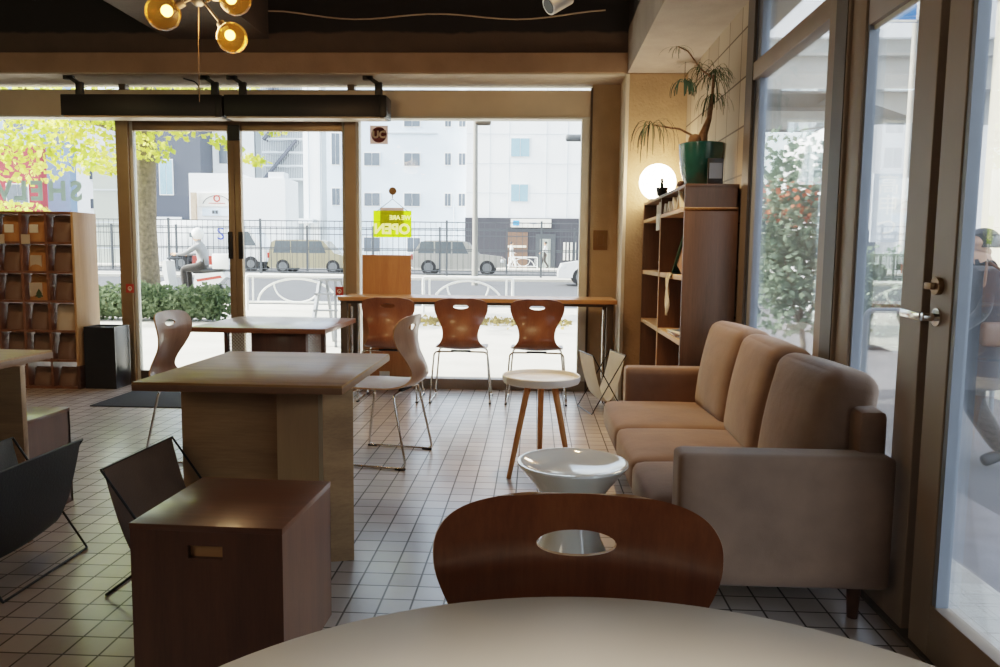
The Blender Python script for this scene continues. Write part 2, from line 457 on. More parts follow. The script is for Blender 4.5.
M['kraftdark'] = plain('dark paper bag', '#6b5040', .5, noise=.15, nscale=6)
M['kraftlight'] = plain('pale paper bag', '#b8a28a', .65, noise=.1, nscale=6)
M['orange'] = plain('orange bag', '#c07a1e', .6, noise=.1)
M['cloth'] = fabric('beige tea towel', '#b9a98c', '#cfc1a6')
M['red'] = plain('red sticker', '#b8382a', .5, noise=.05)
M['brown'] = plain('dark brown print', '#3a1f16', .5, noise=.05)
M['taupeprint'] = leafmat('tan print', '#b08d7c', '#bb9886', .5)
M['darkprint'] = leafmat('dark print', '#54302c', '#5e3833', .5)
M['palefilm'] = leafmat('pale film letters', '#ecdcc0', '#f4e8d0', .5)
M['cream'] = plain('cream print', '#e8dcc8', .5, noise=.02)
M['bronze'] = plain('bronze plate', '#7a5c38', .4, metal=.6, noise=.1)
M['acrylic'] = glass('yellow green acrylic', (.78, .9, .10, 1), .5, .25, (.75, .9, .1, 1))
M['yellowtext'] = plain('glowing yellow lettering', '#f6f8a0', .5, emis='#f4f68c', estr=1.3)  # emission added so the dim letters look bright; they are no lamp
M['greytext'] = leafmat('grey green lettering', '#b8c8c0', '#c2d0c8', .7)
M['screen'] = leafmat('daylight toned mesh', '#e6e2d8', '#f2efe6', .65)  # white and translucent, standing in for daylight seen through the holes
M['skin'] = plain('skin', '#c99a7c', .55, noise=.06)

# ------------------------------------------------------------------ camera
F = 778.
Yc = Vector(((535-500)/F, (255-333.5)/F, 1.)).normalized()
Uc = Vector((.0115, -1., 0.)); Uc.z = -(Uc.x*Yc.x + Uc.y*Yc.y)/Yc.z; Uc.normalize()
Xc = Yc.cross(Uc)
rm = Matrix((Xc, Yc, Uc))                      # world <- image axes (x right, y down, z ahead)
cam = bpy.data.cameras.new('camera'); cam.lens = F*36/1000; cam.sensor_width = 36; cam.sensor_fit = 'HORIZONTAL'
cam.clip_start = .02; cam.clip_end = 400
co = bpy.data.objects.new('camera', cam); COL.objects.link(co)
r_ = rm.col[0]; u_ = -rm.col[1]; b_ = -rm.col[2]
co.matrix_world = Matrix(((r_.x, u_.x, b_.x, 0), (r_.y, u_.y, b_.y, 0), (r_.z, u_.z, b_.z, 1.2), (0, 0, 0, 1)))
scn.camera = co

# ------------------------------------------------------------------ the room
BY = 6.87            # glazed street front
WX = 1.2             # glazed side wall
struct('floor', MB().box(-6.2, 1.36, -2.7, 6.99, -.12, 0), M['floor'])
struct('ceiling', MB().box(-6.2, 1.5, -2.7, 7.0, 3.3, 3.4), M['ceil'])
struct('trim_1', MB().box(-3.03, -2.2, -2.5, 6.47, 2.93, 3.3), M['ceilbeam'])              # beam running in depth
mb = MB().box(-6.2, .72, 6.46, 7.0, 2.662, 2.822, .006)
bb = struct('wall_back', mb, [M['beam']])
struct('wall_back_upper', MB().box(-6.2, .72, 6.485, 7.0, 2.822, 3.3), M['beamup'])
struct('trim_2', MB().box(-6.2, .72, 6.47, 6.99, 2.652, 2.6622), M['soffit'])               # pale soffit under the front beam
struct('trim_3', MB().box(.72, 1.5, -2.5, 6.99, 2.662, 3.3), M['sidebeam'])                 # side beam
struct('column_1', MB().box(.735, 1.32, 6.46, 7.0, 0, 2.662, .008), M['column'])['kind'] = 'structure'
struct('trim_4', MB().box(.71, .736, 6.45, 7.0, 0, 2.652), M['colside'])
struct('wall_back_right', MB().box(.47, .711, 6.85, 7.0, 0, 2.652), M['wallb'])
struct('wall_right', MB().box(WX, 1.29, 4.66, 6.47, 0, 2.662), M['concrete'])
struct('wall_right_near', MB().box(WX, 1.32, -2.7, 1.375, 0, 2.662), M['wall'])
struct('upper_shade_block', MB().box(-6.3, 1.5, -2.8, 7.0, 3.4, 10.5), M['wall'])  # unseen mass added above the ceiling to put the side yard in shade
struct('wall_left', MB().box(-6.3, -6.1, -2.7, 7.0, -.1, 3.4), M['wall'])
struct('wall_rear', MB().box(-6.2, 1.5, -2.8, -2.6, -.1, 3.4), M['wall'])
struct('baseboard_right', MB().box(1.185, WX, 4.66, 6.47, 0, .08), M['taupedark'])

# street front: header, transom, jambs, plinth
struct('trim_5', MB().box(-6.2, .47, 6.845, 6.95, 2.376, 2.60, .003), M['steel2'])
mb = MB().box(-6.2, .47, 6.83, 6.96, 2.362, 2.379)
struct('trim_6', mb, M['jamb'])
tw = struct('window_1', MB().box(-6.2, .47, 6.86, 6.92, 2.596, 2.606), M['darksteel'])
for i, x in enumerate((-3.65, -1.62)):
    part('frame', MB().box(x-.03, x+.03, 6.86, 6.93, 2.60, 2.655), M['darksteel'], tw, smooth=False)
part('pane', MB().box(-6.1, .47, 6.9, 6.905, 2.60, 2.655), M['glass'], tw, smooth=False)
struct('trim_7', MB().box(-1.57, .47, 6.84, 6.97, 0, .092), M['taupe'])                    # plinth under the right window
struct('trim_8', MB().box(-3.71, -3.60, 6.83, 6.96, 0, 2.37, .004), M['steel'])                # door jambs
struct('trim_9', MB().box(-1.672, -1.572, 6.83, 6.96, 0, 2.37, .004), M['steel'])
struct('trim_10', MB().box(-3.60, -1.67, 6.84, 6.95, 2.335, 2.366), M['steel'])
w = struct('window_2', MB().box(.385, .472, 6.84, 6.97, .09, 2.37), M['jamb'])
part('frame', MB().box(.455, .474, 6.825, 6.845, .0, 2.62), M['darksteel'], w, smooth=False)
part('frame', MB().box(-1.574, -1.55, 6.85, 6.95, .09, 2.37), M['jamb'], w, smooth=False)
part('pane', MB().box(-1.56, .39, 6.896, 6.904, .09, 2.37), M['glass'], w, smooth=False)
w = struct('window_3', MB().box(-6.2, -3.71, 6.86, 6.95, 0, .10), M['darksteel'])
part('pane', MB().box(-6.1, -3.70, 6.896, 6.904, .10, 2.37), M['glass'], w, smooth=False)

def front_door(nm, x0, x1, hx, lab):
    d = struct(nm, MB().box(x0, x1, 6.865, 6.915, 0, .112, .003), M['darksteel'])
    part('frame', MB().box(x0, x1, 6.865, 6.915, 2.255, 2.338, .003), M['steel'], d)
    lx = .03 if hx > (x0+x1)/2 else .058
    rx = .058 if hx > (x0+x1)/2 else .03
    part('frame', MB().box(x0, x0+lx, 6.862, 6.918, .0, 2.338, .003), M['steel'] if lx > .05 else M['jamb'], d)
    part('frame', MB().box(x1-rx, x1, 6.862, 6.918, .0, 2.338, .003), M['steel'] if rx > .05 else M['jamb'], d)
    part('pane', MB().box(x0+lx, x1-rx, 6.888, 6.894, .11, 2.26), M['glass'], d, smooth=False)
    h = part('door_handle', MB().box(hx-.021, hx+.021, 6.848, 6.864, 1.135, 1.375, .004), M['black'], d)
    part('finger_recess', MB().box(hx-.012, hx+.012, 6.845, 6.85, 1.16, 1.35, .003), M['rubber'], h)
    return d
front_door('door_1', -3.60, -2.666, -2.71, '')
front_door('door_2', -2.664, -1.672, -2.615, '')
struct('trim_11', MB().box(-2.705, -2.60, 6.835, 6.863, 2.17, 2.30, .006), M['black'])          # door catch at the meeting stiles
struct('trim_12', MB().box(-3.6, -1.67, 6.83, 6.96, 0, .012), M['steel'])

# side wall: tall window with transom light, side light, glazed door
G = 1.25
w = struct('window_4', MB().box(WX, 1.265, 4.53, 4.66, 0, 2.662, .003), M['reveal'])
part('frame', MB().box(WX-.004, WX+.012, 4.525, 4.662, 0, 2.662), M['taupedark'], w, smooth=False)  # dark tone stands in for the shadow between bookshelf and window
part('frame', MB().box(WX, 1.265, 3.30, 4.53, 2.185, 2.28, .004), M['taupe'], w)
part('frame', MB().box(WX, 1.265, 3.30, 4.53, 0, .13, .004), M['taupe'], w)
part('frame', MB().box(WX+.02, 1.265, 4.455, 4.53, 0, 2.662, .004), M['reveal'], w)
part('pane', MB().box(G, G+.006, 3.30, 4.46, .13, 2.19), M['glassR'], w, smooth=False)
part('pane', MB().box(G, G+.006, 3.30, 4.46, 2.28, 2.662), M['glassR'], w, smooth=False)
m_ = struct('trim_13', MB().box(WX-.02, 1.26, 3.12, 3.33, 0, 2.662, .004), M['taupe'])          # mullion
part('mullion_edge', MB().box(WX-.024, 1.27, 3.13, 3.245, 0, 2.662), M['taupedark'], m_, smooth=False)
part('mullion_face', MB().box(WX-.006, 1.242, 3.0, 3.125, 0, 2.662, .003), M['taupe'], m_)
part('reveal', MB().box(WX+.004, 1.24, 2.985, 3.0, 0, 2.662), M['reveal'], m_, smooth=False)
w = struct('window_5', MB().box(WX, 1.245, 2.465, 2.605, 0, 2.662, .003), M['taupe'])
part('frame', MB().box(WX, 1.245, 2.60, 2.99, 2.045, 2.662, .004), M['taupe'], w)
part('glazing_bead', MB().box(WX+.02, 1.23, 2.60, 2.99, 2.03, 2.05, .002), M['jamb'], w)
part('frame', MB().box(WX, 1.245, 2.60, 2.99, 0, .15, .004), M['taupe'], w)
part('pane', MB().box(1.23, 1.236, 2.60, 2.99, .15, 2.05), M['glassR'], w, smooth=False)
struct('trim_14', MB().box(1.235, 1.27, 2.40, 2.467, 0, 2.662), M['taupedark'])
d = struct('door_3', MB().box(1.195, 1.243, 2.285, 2.405, .01, 2.1, .003), M['taupe'])
part('reveal', MB().box(1.2, 1.236, 2.262, 2.287, .17, 2.0), M['reveal'], d, smooth=False)
part('frame', MB().box(1.195, 1.243, 1.38, 1.52, .01, 2.1, .003), M['taupe'], d)
part('frame', MB().box(1.195, 1.243, 1.52, 2.287, .01, .175, .003), M['taupe'], d)
part('frame', MB().box(1.195, 1.243, 1.52, 2.287, 1.98, 2.1, .003), M['taupe'], d)
part('pane', MB().box(1.228, 1.234, 1.52, 2.265, .17, 1.99), M['glassR'], d, smooth=False)
h = part('door_handle', MB().tube([(1.195, 2.355, 1.03), (1.14, 2.355, 1.03)], .012, 14).bar((1.142, 2.34, 1.032), (1.138, 2.462, 1.036), .018, .026, bev=.005).tube([(1.197, 2.355, 1.03), (1.188, 2.355, 1.03)], .027, 20), M['chrome'], d)
part('deadbolt', MB().tube([(1.197, 2.355, 1.122), (1.18, 2.355, 1.122)], .026, 20).box(1.165, 1.182, 2.349, 2.39, 1.112, 1.132, .003), M['bronze'], d)
struct('trim_15', MB().box(1.2, 1.27, 1.36, 2.467, 2.1, 2.662), M['taupe'])
struct('trim_16', MB().box(1.18, 1.29, 1.33, 3.3, 0, .012), M['taupedark'])

# small fixed things on walls, glass and ceiling
t = thing('wall_plate', 'square bronze switch plate on the tan wall right of the window', 'switch', (.566, 6.85, 1.335))
part('plate', MB().box(.505, .628, 6.842, 6.85, 1.25, 1.42, .003), M['bronze'], t)
part('switch_rocker', MB().box(.54, .592, 6.838, 6.843, 1.29, 1.38, .002), M['bronze'], t)

for nm, x, y, lab in (('door_sticker', -3.625, 6.828, 'small red square sticker on the left jamb of the glass doors'), ('door_sticker', -1.735, 6.86, 'small red square sticker low on the glass door beside the long counter')):
    t = thing(nm, lab, 'sticker', (x, y, .86), group=None)
    part('backing', MB().box(x-.036, x+.036, y, y+.002, .822, .9), M['red'], t, smooth=False)
    part('mark', MB().tube([(x+.016*cos(a*pi/8), y-.0005, .86+.016*sin(a*pi/8)) for a in range(16)], .0035, 6, closed=True).box(x-.004, x+.004, y-.001, y, .835, .86), M['cream'], t)

t = thing('window_sticker', 'tan square sticker reading UC at the top of the right window', 'sticker', (-1.38, 6.89, 2.23))
part('backing', MB().add([(-1.46, 6.892, 2.15), (-1.30, 6.892, 2.15), (-1.30, 6.892, 2.31), (-1.46, 6.892, 2.31)], [[0, 1, 2, 3]]), M['taupeprint'], t, smooth=False)
part('disc', MB().add([(-1.38+.068*cos(k*pi/20), 6.8905, 2.23+.068*sin(k*pi/20)) for k in range(40)], [list(range(40))]), M['darkprint'], t, smooth=False)
mb = text_mb('UC', .082, (-1.38, 6.8885, 2.23), depth=.0, bold=.004)
part('lettering', mb, M['palefilm'], t, smooth=False)

t = thing('open_sign', 'yellow green acrylic OPEN sign hanging on the window, seen reversed', 'sign', (-1.26, 6.87, 1.34))
part('panel', MB().box(-1.43, -1.09, 6.866, 6.871, 1.34, 1.575, .002), M['acrylic'], t)
part('lettering', text_mb('OPEN', .122, (-1.262, 6.864, 1.41), 'out', bold=.005), M['yellowtext'], t, smooth=False)
part('lettering', text_mb('WE ARE', .052, (-1.19, 6.864, 1.512), 'out', bold=.002), M['yellowtext'], t, smooth=False)
part('back_card', MB().add([(-1.37, 6.875, 1.42), (-1.16, 6.875, 1.42), (-1.16, 6.875, 1.6), (-1.37, 6.875, 1.6)], [[0, 1, 2, 3]]), M['taupeprint'], t, smooth=False)
part('cord', MB().tube([(-1.40, 6.868, 1.565), (-1.26, 6.88, 1.675), (-1.12, 6.868, 1.565)], .003, 6), M['wire'], t)
c = part('suction_cup', MB().tube([(-1.26, 6.895, 1.745), (-1.26, 6.88, 1.745)], .034, 20).tube([(-1.26, 6.884, 1.745), (-1.26, 6.87, 1.68)], .004, 6), M['bronze'], t)

t = thing('window_lettering', 'reversed grey letters across the left window above the display shelf', 'lettering', (-4.4, 6.894, 1.72))
for ch, x in (('S', -4.08), ('H', -4.255), ('E', -4.44), ('L', -4.59), ('V', -4.745)):
    part('letter', text_mb(ch, .235, (x-.04, 6.893, 1.715), 'out', bold=.009), M['greytext'], t, smooth=False)

# two air curtain boxes under the front beam
def air_curtain(x0, x1, lab, first=True):
    t = thing('air_curtain', lab, 'air curtain', ((x0+x1)/2, 6.6, 2.30), group='black air curtains over the glass doors')
    part('housing', MB().box(x0, x1, 6.50, 6.70, 2.318, 2.495, .008), M['black'], t)
    part('outlet_edge', MB().box(x0+.02, x1-.01, 6.505, 6.66, 2.304, 2.32, .003), M['steel2'], t)
    part('end_cap', MB().box(x1-.05, x1+.012, 6.496, 6.704, 2.312, 2.49, .006), M['black'], t)
    for x in (x0+.15, x1-.06):
        part('bracket', MB().box(x-.03, x+.03, 6.52, 6.56, 2.48, 2.60, .004).bar((x, 6.54, 2.585), (x-.10, 6.54, 2.652), .04, .03).box(x-.13, x-.05, 6.52, 6.56, 2.62, 2.652), M['black'], t)
    return t
air_curtain(-3.99, -2.625, 'black air curtain box nearest the display shelf, under the front beam')
air_curtain(-2.60, -1.25, 'black air curtain box nearest the counter, under the front beam')
single('power_cord', MB().tube([(-2.95, 6.54, 2.63), (-2.84, 6.52, 2.60), (-2.80, 6.5, 2.55), (-2.80, 6.5, 2.49)], .006, 6, .05), M['wire'], 'thin dark cord looping down into the left air curtain', 'cord')

# sagging ceiling cable and the white spotlight
pts = [(-2.2, 6.47, 3.15)]
for i in range(1, 24):
    u = i/24; pts.append((-2.2+2.85*u, 6.47, 3.13+.025*cos(u*13)-.03*sin(u*pi)))
single('ceiling_cable', MB().tube(pts, .006, 6), M['kraftlight'], 'thin pale cable sagging along the dark top of the back wall', 'cable')
t = thing('spotlight', 'white cylinder track spotlight on the dark ceiling', 'spotlight', (.1, 4.8, 3.3))
hd = Vector((.11, 4.8, 2.70)); dr = Vector((-.5, -.25, -.35)).normalized()
part('lamp_head', MB().tube([hd-dr*.08, hd+dr*.07], .055, 28, caps=True), M['white'], t)
part('lamp_lens', MB().tube([hd+dr*.068, hd+dr*.073], .044, 28), M['black'], t)
part('yoke', MB().tube([hd+Vector((.02, -.055, 0)), hd+Vector((.02, -.055, .09)), hd+Vector((.02, .055, .09)), hd+Vector((.02, .055, 0))], .006, 8, .02), M['white'], t)
part('stem', MB().tube([hd+Vector((.02, 0, .09)), (.12, 4.8, 3.3)], .008, 8), M['white'], t)

# amber globe pendant
M['amber'] = glass('amber glass', (1., .74, .32, 1), 1.2, .03, (1., .6, .15, 1))
M['bulb'] = emit('warm bulb', '#ffc878', 20.)
t = thing('pendant_lamp', 'ceiling lamp of amber glass globes on a dark branching stem', 'lamp', (-1.63, 3.8, 3.3))
part('stem', MB().tube([(-1.63, 3.8, 3.3), (-1.63, 3.8, 2.40)], .009, 10).sphere((-1.63, 3.8, 2.40), .035, 20, 12), M['black'], t)
for (gx, gy, gz, r) in ((-1.80, 3.79, 2.335, .082), (-1.452, 3.80, 2.40, .075), (-1.44, 3.72, 2.20, .070), (-1.72, 4.02, 2.52, .075), (-1.55, 3.6, 2.56, .075)):
    c = Vector((gx, gy, gz)); h = Vector((-1.63, 3.8, 2.42)); d = (c-h).normalized()
    a = part('arm', MB().tube([h, c-d*(r+.005)], .006, 8).tube([c-d*(r+.03), c-d*(r-.012)], .02, 16), M['darksteel'], t)
    g = part('globe', MB().sphere(c, r, 32, 20), M['amber'], a)
    part('bulb', MB().sphere(c-d*(r*.25), r*.33, 16, 10), M['bulb'], a)
single('pull_cord', MB().tube([(-1.63, 3.8, 2.37), (-1.64, 3.81, 2.2), (-1.66, 3.85, 1.93)], .0018, 6), M['bronze'], 'thin bronze pull cord hanging below the amber globe lamp', 'cord')
# ------------------------------------------------------------------ tables
t = thing('wooden_table', 'square brown wooden table with a plywood pedestal in the middle of the tiled floor', 'table', (-1.09, 3.25, 0))
part('table_top', MB().box(-1.487, -.70, 2.79, 3.725, .683, .714, .002), M['tabletop'], t)
part('edge_band', MB().box(-1.4885, -.6985, 2.7885, 3.7265, .681, .705, .001), M['tableedge'], t)
part('pedestal_board', MB().box(-1.425, -1.03, 3.05, 3.075, 0, .682, .002), M['pedestal'], t)
part('pedestal_board', MB().prism([(-1.032, 3.05), (-.835, 2.95), (-.825, 2.97), (-1.02, 3.075)], 'z', 0, .682), M['pedestal2'], t)
part('edge_strip', MB().prism([(-.833, 2.947), (-.803, 2.908), (-.79, 2.92), (-.82, 2.96)], 'z', 0, .682), M['jamb'], t)
part('pedestal_board', MB().prism([(-.80, 2.89), (-.690, 2.922), (-.70, 2.95), (-.80, 2.92)], 'z', 0, .682), M['pedestal'], t)
part('pedestal_core', MB().box(-1.40, -.82, 3.075, 3.45, .0, .682), M['pedestal'], t)

t = thing('wooden_table', 'red brown wooden table by the glass doors with perforated side screens', 'table', (-1.76, 5.25, 0))
part('table_top', MB().box(-2.19, -1.315, 4.83, 5.68, .687, .72, .003), M['tabletop2'], t)
part('pedestal', MB().box(-1.853, -1.49, 5.0, 5.4, 0, .687, .002), M['cube'], t)
for xa, xb, xp in ((-2.035, -1.855, -2.035), (-1.488, -1.39, -1.385)):
    mb = MB(); y = 5.05
    w_, h_ = xb-xa, .68
    k = 0
    # woven diagonal mesh
    n_ = int((w_+h_)/.022)
    for i in range(n_):
        c = i*.022
        for s_ in (1, -1):
            if s_ == 1:
                p = (xa + max(0, c-h_), min(h_, c)); q = (xa + min(w_, c), max(0, c-w_))
            else:
                p = (xb - max(0, c-h_), min(h_, c)); q = (xb - min(w_, c), max(0, c-w_))
            mb.bar((p[0], y + .002*s_, p[1]), (q[0], y + .002*s_, q[1]), .007, .003)
    part('mesh_screen', mb, M['screen'], t, smooth=False)
    part('screen_post', MB().box(xp-.012, xp+.012, 5.03, 5.07, 0, .687), M['rackdark'], t)

t = thing('wooden_table', 'wooden table cut off by the left edge of the picture, over the second cube', 'table', (-2.6, 2.8, 0))
part('table_top', MB().box(-3.1, -2.085, 2.3, 3.26, .733, .766, .002), M['tabletop'], t)
part('edge_band', MB().box(-3.1015, -2.0835, 2.2985, 3.2615, .731, .757, .001), M['tableedge'], t)
part('pedestal_board', MB().box(-2.62, -2.055, 3.0, 3.03, 0, .732, .002), M['pedestal'], t)
part('pedestal_core', MB().box(-2.95, -2.35, 2.55, 3.0, 0, .732), M['pedestal'], t)

def cube(name, lab, x0, x1, y0, y1, z):
    t = thing(name, lab, 'cube stool', ((x0+x1)/2, (y0+y1)/2, 0), group='wooden cube stools with a hand hole')
    th = .018
    hx0, hx1, hz0, hz1 = x0+.163, x0+.262, z-.094, z-.057
    mb = MB()
    mb.box(x0, x1, y1-th, y1, 0, z-th).box(x0, x0+th, y0, y1, 0, z-th).box(x1-th, x1, y0, y1, 0, z-th)
    mb.box(x0+th, hx0, y0, y0+th, 0, z-th).box(hx1, x1-th, y0, y0+th, 0, z-th)
    mb.box(hx0, hx1, y0, y0+th, 0, hz0).box(hx0, hx1, y0, y0+th, hz1, z-th)
    part('body', mb, M['cube'], t, smooth=False)
    part('top_panel', MB().box(x0-.001, x1+.001, y0-.001, y1+.001, z-th, z, .0015), M['cubetop'], t)
    part('hand_hole', MB().box(hx0-.004, hx1+.004, y0+th, y0+th+.01, hz0-.004, hz1+.004), M['cubein'], t, smooth=False)
    return t
cube('cube_stool', 'dark brown wooden cube stool with a hand hole, in front of the middle table', -1.095, -.665, 2.02, 2.465, .455).rotation_euler.z = R(-1.8)
cube('cube_stool', 'wooden cube stool behind the black sling rack at the left edge of the picture', -2.662, -2.20, 3.09, 3.55, .455)

# near round white table
t = thing('round_table', 'round white laminate table in the foreground', 'table', (.083, .472, 0))
TC = (.083, .472, 0)
mb = MB().lathe([(1e-6, .715), (.532, .715), (.545, .718), (.55, .724), (.55, .734), (.545, .74), (1e-6, .74)], TC, 120)
part('table_top', mb, M['whitetable'], t)
part('pole', MB().lathe([(.035, .012), (.035, .70), (.11, .702), (.11, .715)], TC, 32), M['chrome'], t)
part('base', MB().lathe([(1e-6, 0), (.19, 0), (.19, .008), (.06, .02), (.036, .03), (1e-6, .03)], TC, 48), M['chrome'], t)

# window counter
t = thing('window_counter', 'long pine counter on a grey steel frame along the right window', 'counter', (-.46, 6.5, 0))
part('counter_top', MB().box(-1.60, .665, 6.26, 6.74, .812, .846, .003), M['counter'], t)
part('apron', MB().box(-1.56, .62, 6.30, 6.345, .787, .812, .002).box(-1.56, .62, 6.66, 6.70, .787, .812, .002), M['darksteel'], t)
for x in (-1.585, .585):
    for y in (6.29, 6.66):
        part('leg', MB().box(x, x+.055, y, y+.05, 0, .812, .002), M['darksteel'], t)
for x in (-1.50, .565):
    part('chrome_post', MB().tube([(x, 6.32, 0), (x, 6.32, .765)], .012, 14), M['chrome'], t)
t = thing('leaning_board', 'upright orange brown plywood board behind the counter against the window', 'board', (-1.295, 6.8, 0))
part('panel', MB().box(-1.51, -1.08, 6.775, 6.797, .02, 1.186, .002), M['board'], t)
part('paper_label', MB().box(-1.36, -1.27, 6.77, 6.776, .11, .16), M['paper'], t, smooth=False)

# ------------------------------------------------------------------ moulded ply chairs
def catmull(P, n):
    out = []
    for i in range(len(P)-1):
        p0 = P[max(i-1, 0)]; p1 = P[i]; p2 = P[i+1]; p3 = P[min(i+2, len(P)-1)]
        for k in range(n):
            u = k/n
            out.append(tuple(.5*((2*b) + (c-a)*u + (2*a-5*b+4*c-d)*u*u + (3*b-a-3*c+d)*u**3) for a, b, c, d in zip(p0, p1, p2, p3)))
    out.append(P[-1]); return out

def shell_mesh(mats):
    # (y, z, half width, dish towards the sitter, rise of the edges)
    P = [(.205, .418, .150, 0, 0), (.20, .428, .18, 0, 0), (.17, .438, .197, 0, .004), (.08, .436, .205, 0, .01), (-.04, .432, .205, 0, .013), (-.13, .436, .197, .004, .014),
         (-.205, .455, .178, .012, .012), (-.240, .487, .156, .020, .006), (-.248, .53, .138, .026, 0), (-.228, .58, .137, .028, 0), (-.198, .635, .154, .03, 0), (-.178, .69, .183, .032, 0),
         (-.172, .74, .203, .032, 0), (-.175, .775, .208, .03, 0), (-.181, .800, .204, .028, 0), (-.187, .822, .188, .024, 0), (-.191, .837, .158, .016, 0), (-.194, .846, .112, .008, 0), (-.195, .8495, .06, .003, 0)]
    rows = []
    for (y, z, w, d, e) in catmull(P, 4):
        w *= 1.04
        rows.append([(w*u, y + d*u*u, z + e*u*u) for u in [sin(pi/2*(-1+2*k/26)) for k in range(27)]])
    n = 27
    bm = bmesh.new()
    V = [[bm.verts.new(p) for p in r] for r in rows]
    for i in range(len(V)-1):
        for k in range(n-1): bm.faces.new((V[i][k], V[i][k+1], V[i+1][k+1], V[i+1][k]))
    bm.normal_update()
    th = .0085
    top = [[(v.co + v.normal*th/2) for v in r] for r in V]; bot = [[(v.co - v.normal*th/2) for v in r] for r in V]
    bm.free()
    mb = MB(); mb.grid(top, 0)
    b0 = len(mb.v); mb.grid(bot, 0)
    loop = [(0, k) for k in range(n)] + [(i, n-1) for i in range(1, len(V))] + [(len(V)-1, k) for k in range(n-2, -1, -1)] + [(i, 0) for i in range(len(V)-2, 0, -1)]
    for j in range(len(loop)):
        a = loop[j]; b = loop[(j+1) % len(loop)]
        mb.f.append([a[0]*n+a[1], b[0]*n+b[1], b0+b[0]*n+b[1], b0+a[0]*n+a[1]]); mb.m.append(1)
    me = mb.mesh('shell', mats, None, smooth=True)
    o = bpy.data.objects.new('tmp_shell', me); COL.objects.link(o)
    cb = MB()
    prof = [(.061*cos(2*pi*k/40), .782 + .0185*sin(2*pi*k/40)) for k in range(40)]
    cb.prism(prof, 'y', -.4, -.1)
    co_ = bpy.data.objects.new('tmp_cut', cb.mesh('cut', mats[1])); COL.objects.link(co_)
    md = o.modifiers.new('b', 'BOOLEAN'); md.operation = 'DIFFERENCE'; md.object = co_; md.solver = 'EXACT'
    dg = bpy.context.evaluated_depsgraph_get(); dg.update()
    res = bpy.data.meshes.new_from_object(o.evaluated_get(dg))
    bpy.data.objects.remove(o); bpy.data.objects.remove(co_)
    res.polygons.foreach_set('use_smooth', [True]*len(res.polygons)); res.set_sharp_from_angle(angle=R(50)); res.update()
    return res

def shell_chair(lab, mats, loc, rz, group):
    t = thing('shell_chair', lab, 'chair', loc, rz, group)
    link('seat_shell', shell_mesh(mats), t)
    for s in (-1, 1):
        part('sled_leg', MB().tube([(s*.06, .12, .418), (s*.20, .125, .416), (s*.240, .19, .009), (s*.243, -.225, .009), (s*.215, -.14, .413), (s*.06, -.135, .415)], .0072, 10, .035), M['chrome'], t, local=True)
        for y in (.165, -.19):
            part('floor_glide', MB().box(s*.2415-.010, s*.2415+.010, y-.03, y+.03, 0, .012, .003), M['rubber'], t, local=True)
    part('seat_bracket', MB().box(-.08, .08, -.15, -.12, .412, .428, .004), M['rubber'], t, local=True)
    part('seat_bracket', MB().box(-.08, .08, .105, .135, .412, .43, .004), M['rubber'], t, local=True)
    return t
RED = [M['shell'], M['shelledge']]; PALE = [M['shellpale'], M['shelledge']]
c0 = shell_chair('walnut shell chair at the counter, in front of the leaning plywood board', RED, (-1.175, 6.36, 0), 0, 'shell chairs along the window counter')
dup(c0, (-.59, 6.37, 0), R(1), 'walnut shell chair at the middle of the window counter')
dup(c0, (.028, 6.36, 0), R(-1), 'walnut shell chair at the counter, right behind the white tray table')
dup(c0, (.067, .932, 0), R(180), 'large walnut shell chair pulled up to the round white table in the foreground', 'shell chairs away from the counter').scale = (.955, 1, 1)
ca = shell_chair('pale shell chair on chrome sled legs right of the middle table, facing left', PALE, (-.875, 4.47, 0), R(80), 'shell chairs away from the counter')
dup(ca, (-1.965, 4.46, 0), R(-91), 'pale shell chair left of the middle table, facing right with its hand hole showing')

# ------------------------------------------------------------------ crossed wire racks with slings
def sling_rack(lab, mat, loc, rz, L=.48, W=.30, HR=.45):
    t = thing('sling_rack', lab, 'sling rack', loc, rz, 'crossed wire racks with a sling')
    H_ = .45; w = W/2
    for s in (-1, 1):
        y = s*L/2
        part('wire_frame', MB().tube([(-w, y, H_), (w, y, .006)], .0045, 8).tube([(w, y, HR), (-w, y, .006)], .0045, 8), M['wire'], t, local=True)
    for x in (-w, w):
        part('floor_rod', MB().tube([(x, -L/2, .005), (x, L/2, .005)], .0045, 8), M['wire'], t, local=True)
        part('top_rod', MB().tube([(x, -L/2, HR if x > 0 else H_), (x, L/2, HR if x > 0 else H_)], .0045, 8), M['wire'], t, local=True)
    rows = []; th = .004
    prof = []
    for i in range(25):
        u = -1 + 2*i/24
        a = abs(u)
        x = w*math.copysign(a**.85, u); z = .10 + ((HR if u > 0 else H_)-.10)*(a**1.7)
        prof.append((x, z))
    for off in (0, 1):
        rows = []
        for j in range(9):
            y = -L/2 + .012 + (L-.024)*j/8
            rows.append([(x*(1-.02*off), y, z + off*th - .02*(1-abs(2*j/8-1)**2)*(1-(abs(x)/w)**2)) for x, z in prof])
        if off == 0: ra = rows
        else: rb = rows
    mb = MB().grid(ra).grid(rb)
    n = len(prof); b0 = len(ra)*n
    loop = [(0, k) for k in range(n)] + [(i, n-1) for i in range(1, 9)] + [(8, k) for k in range(n-2, -1, -1)] + [(i, 0) for i in range(7, 0, -1)]
    for j in range(len(loop)):
        a = loop[j]; b = loop[(j+1) % len(loop)]
        mb.f.append([a[0]*n+a[1], b[0]*n+b[1], b0+b[0]*n+b[1], b0+a[0]*n+a[1]]); mb.m.append(0)
    part('sling', mb, mat, t, local=True)
    return t
sling_rack('black leather sling rack on the tiles at the left edge of the picture', M['sling_dark'], (-1.93, 2.71, 0), 0, .50, .285)
sling_rack('brown leather sling rack behind the dark cube with the hand hole', M['sling_brown'], (-1.31, 2.78, 0), R(-2), .49, .31, .24)
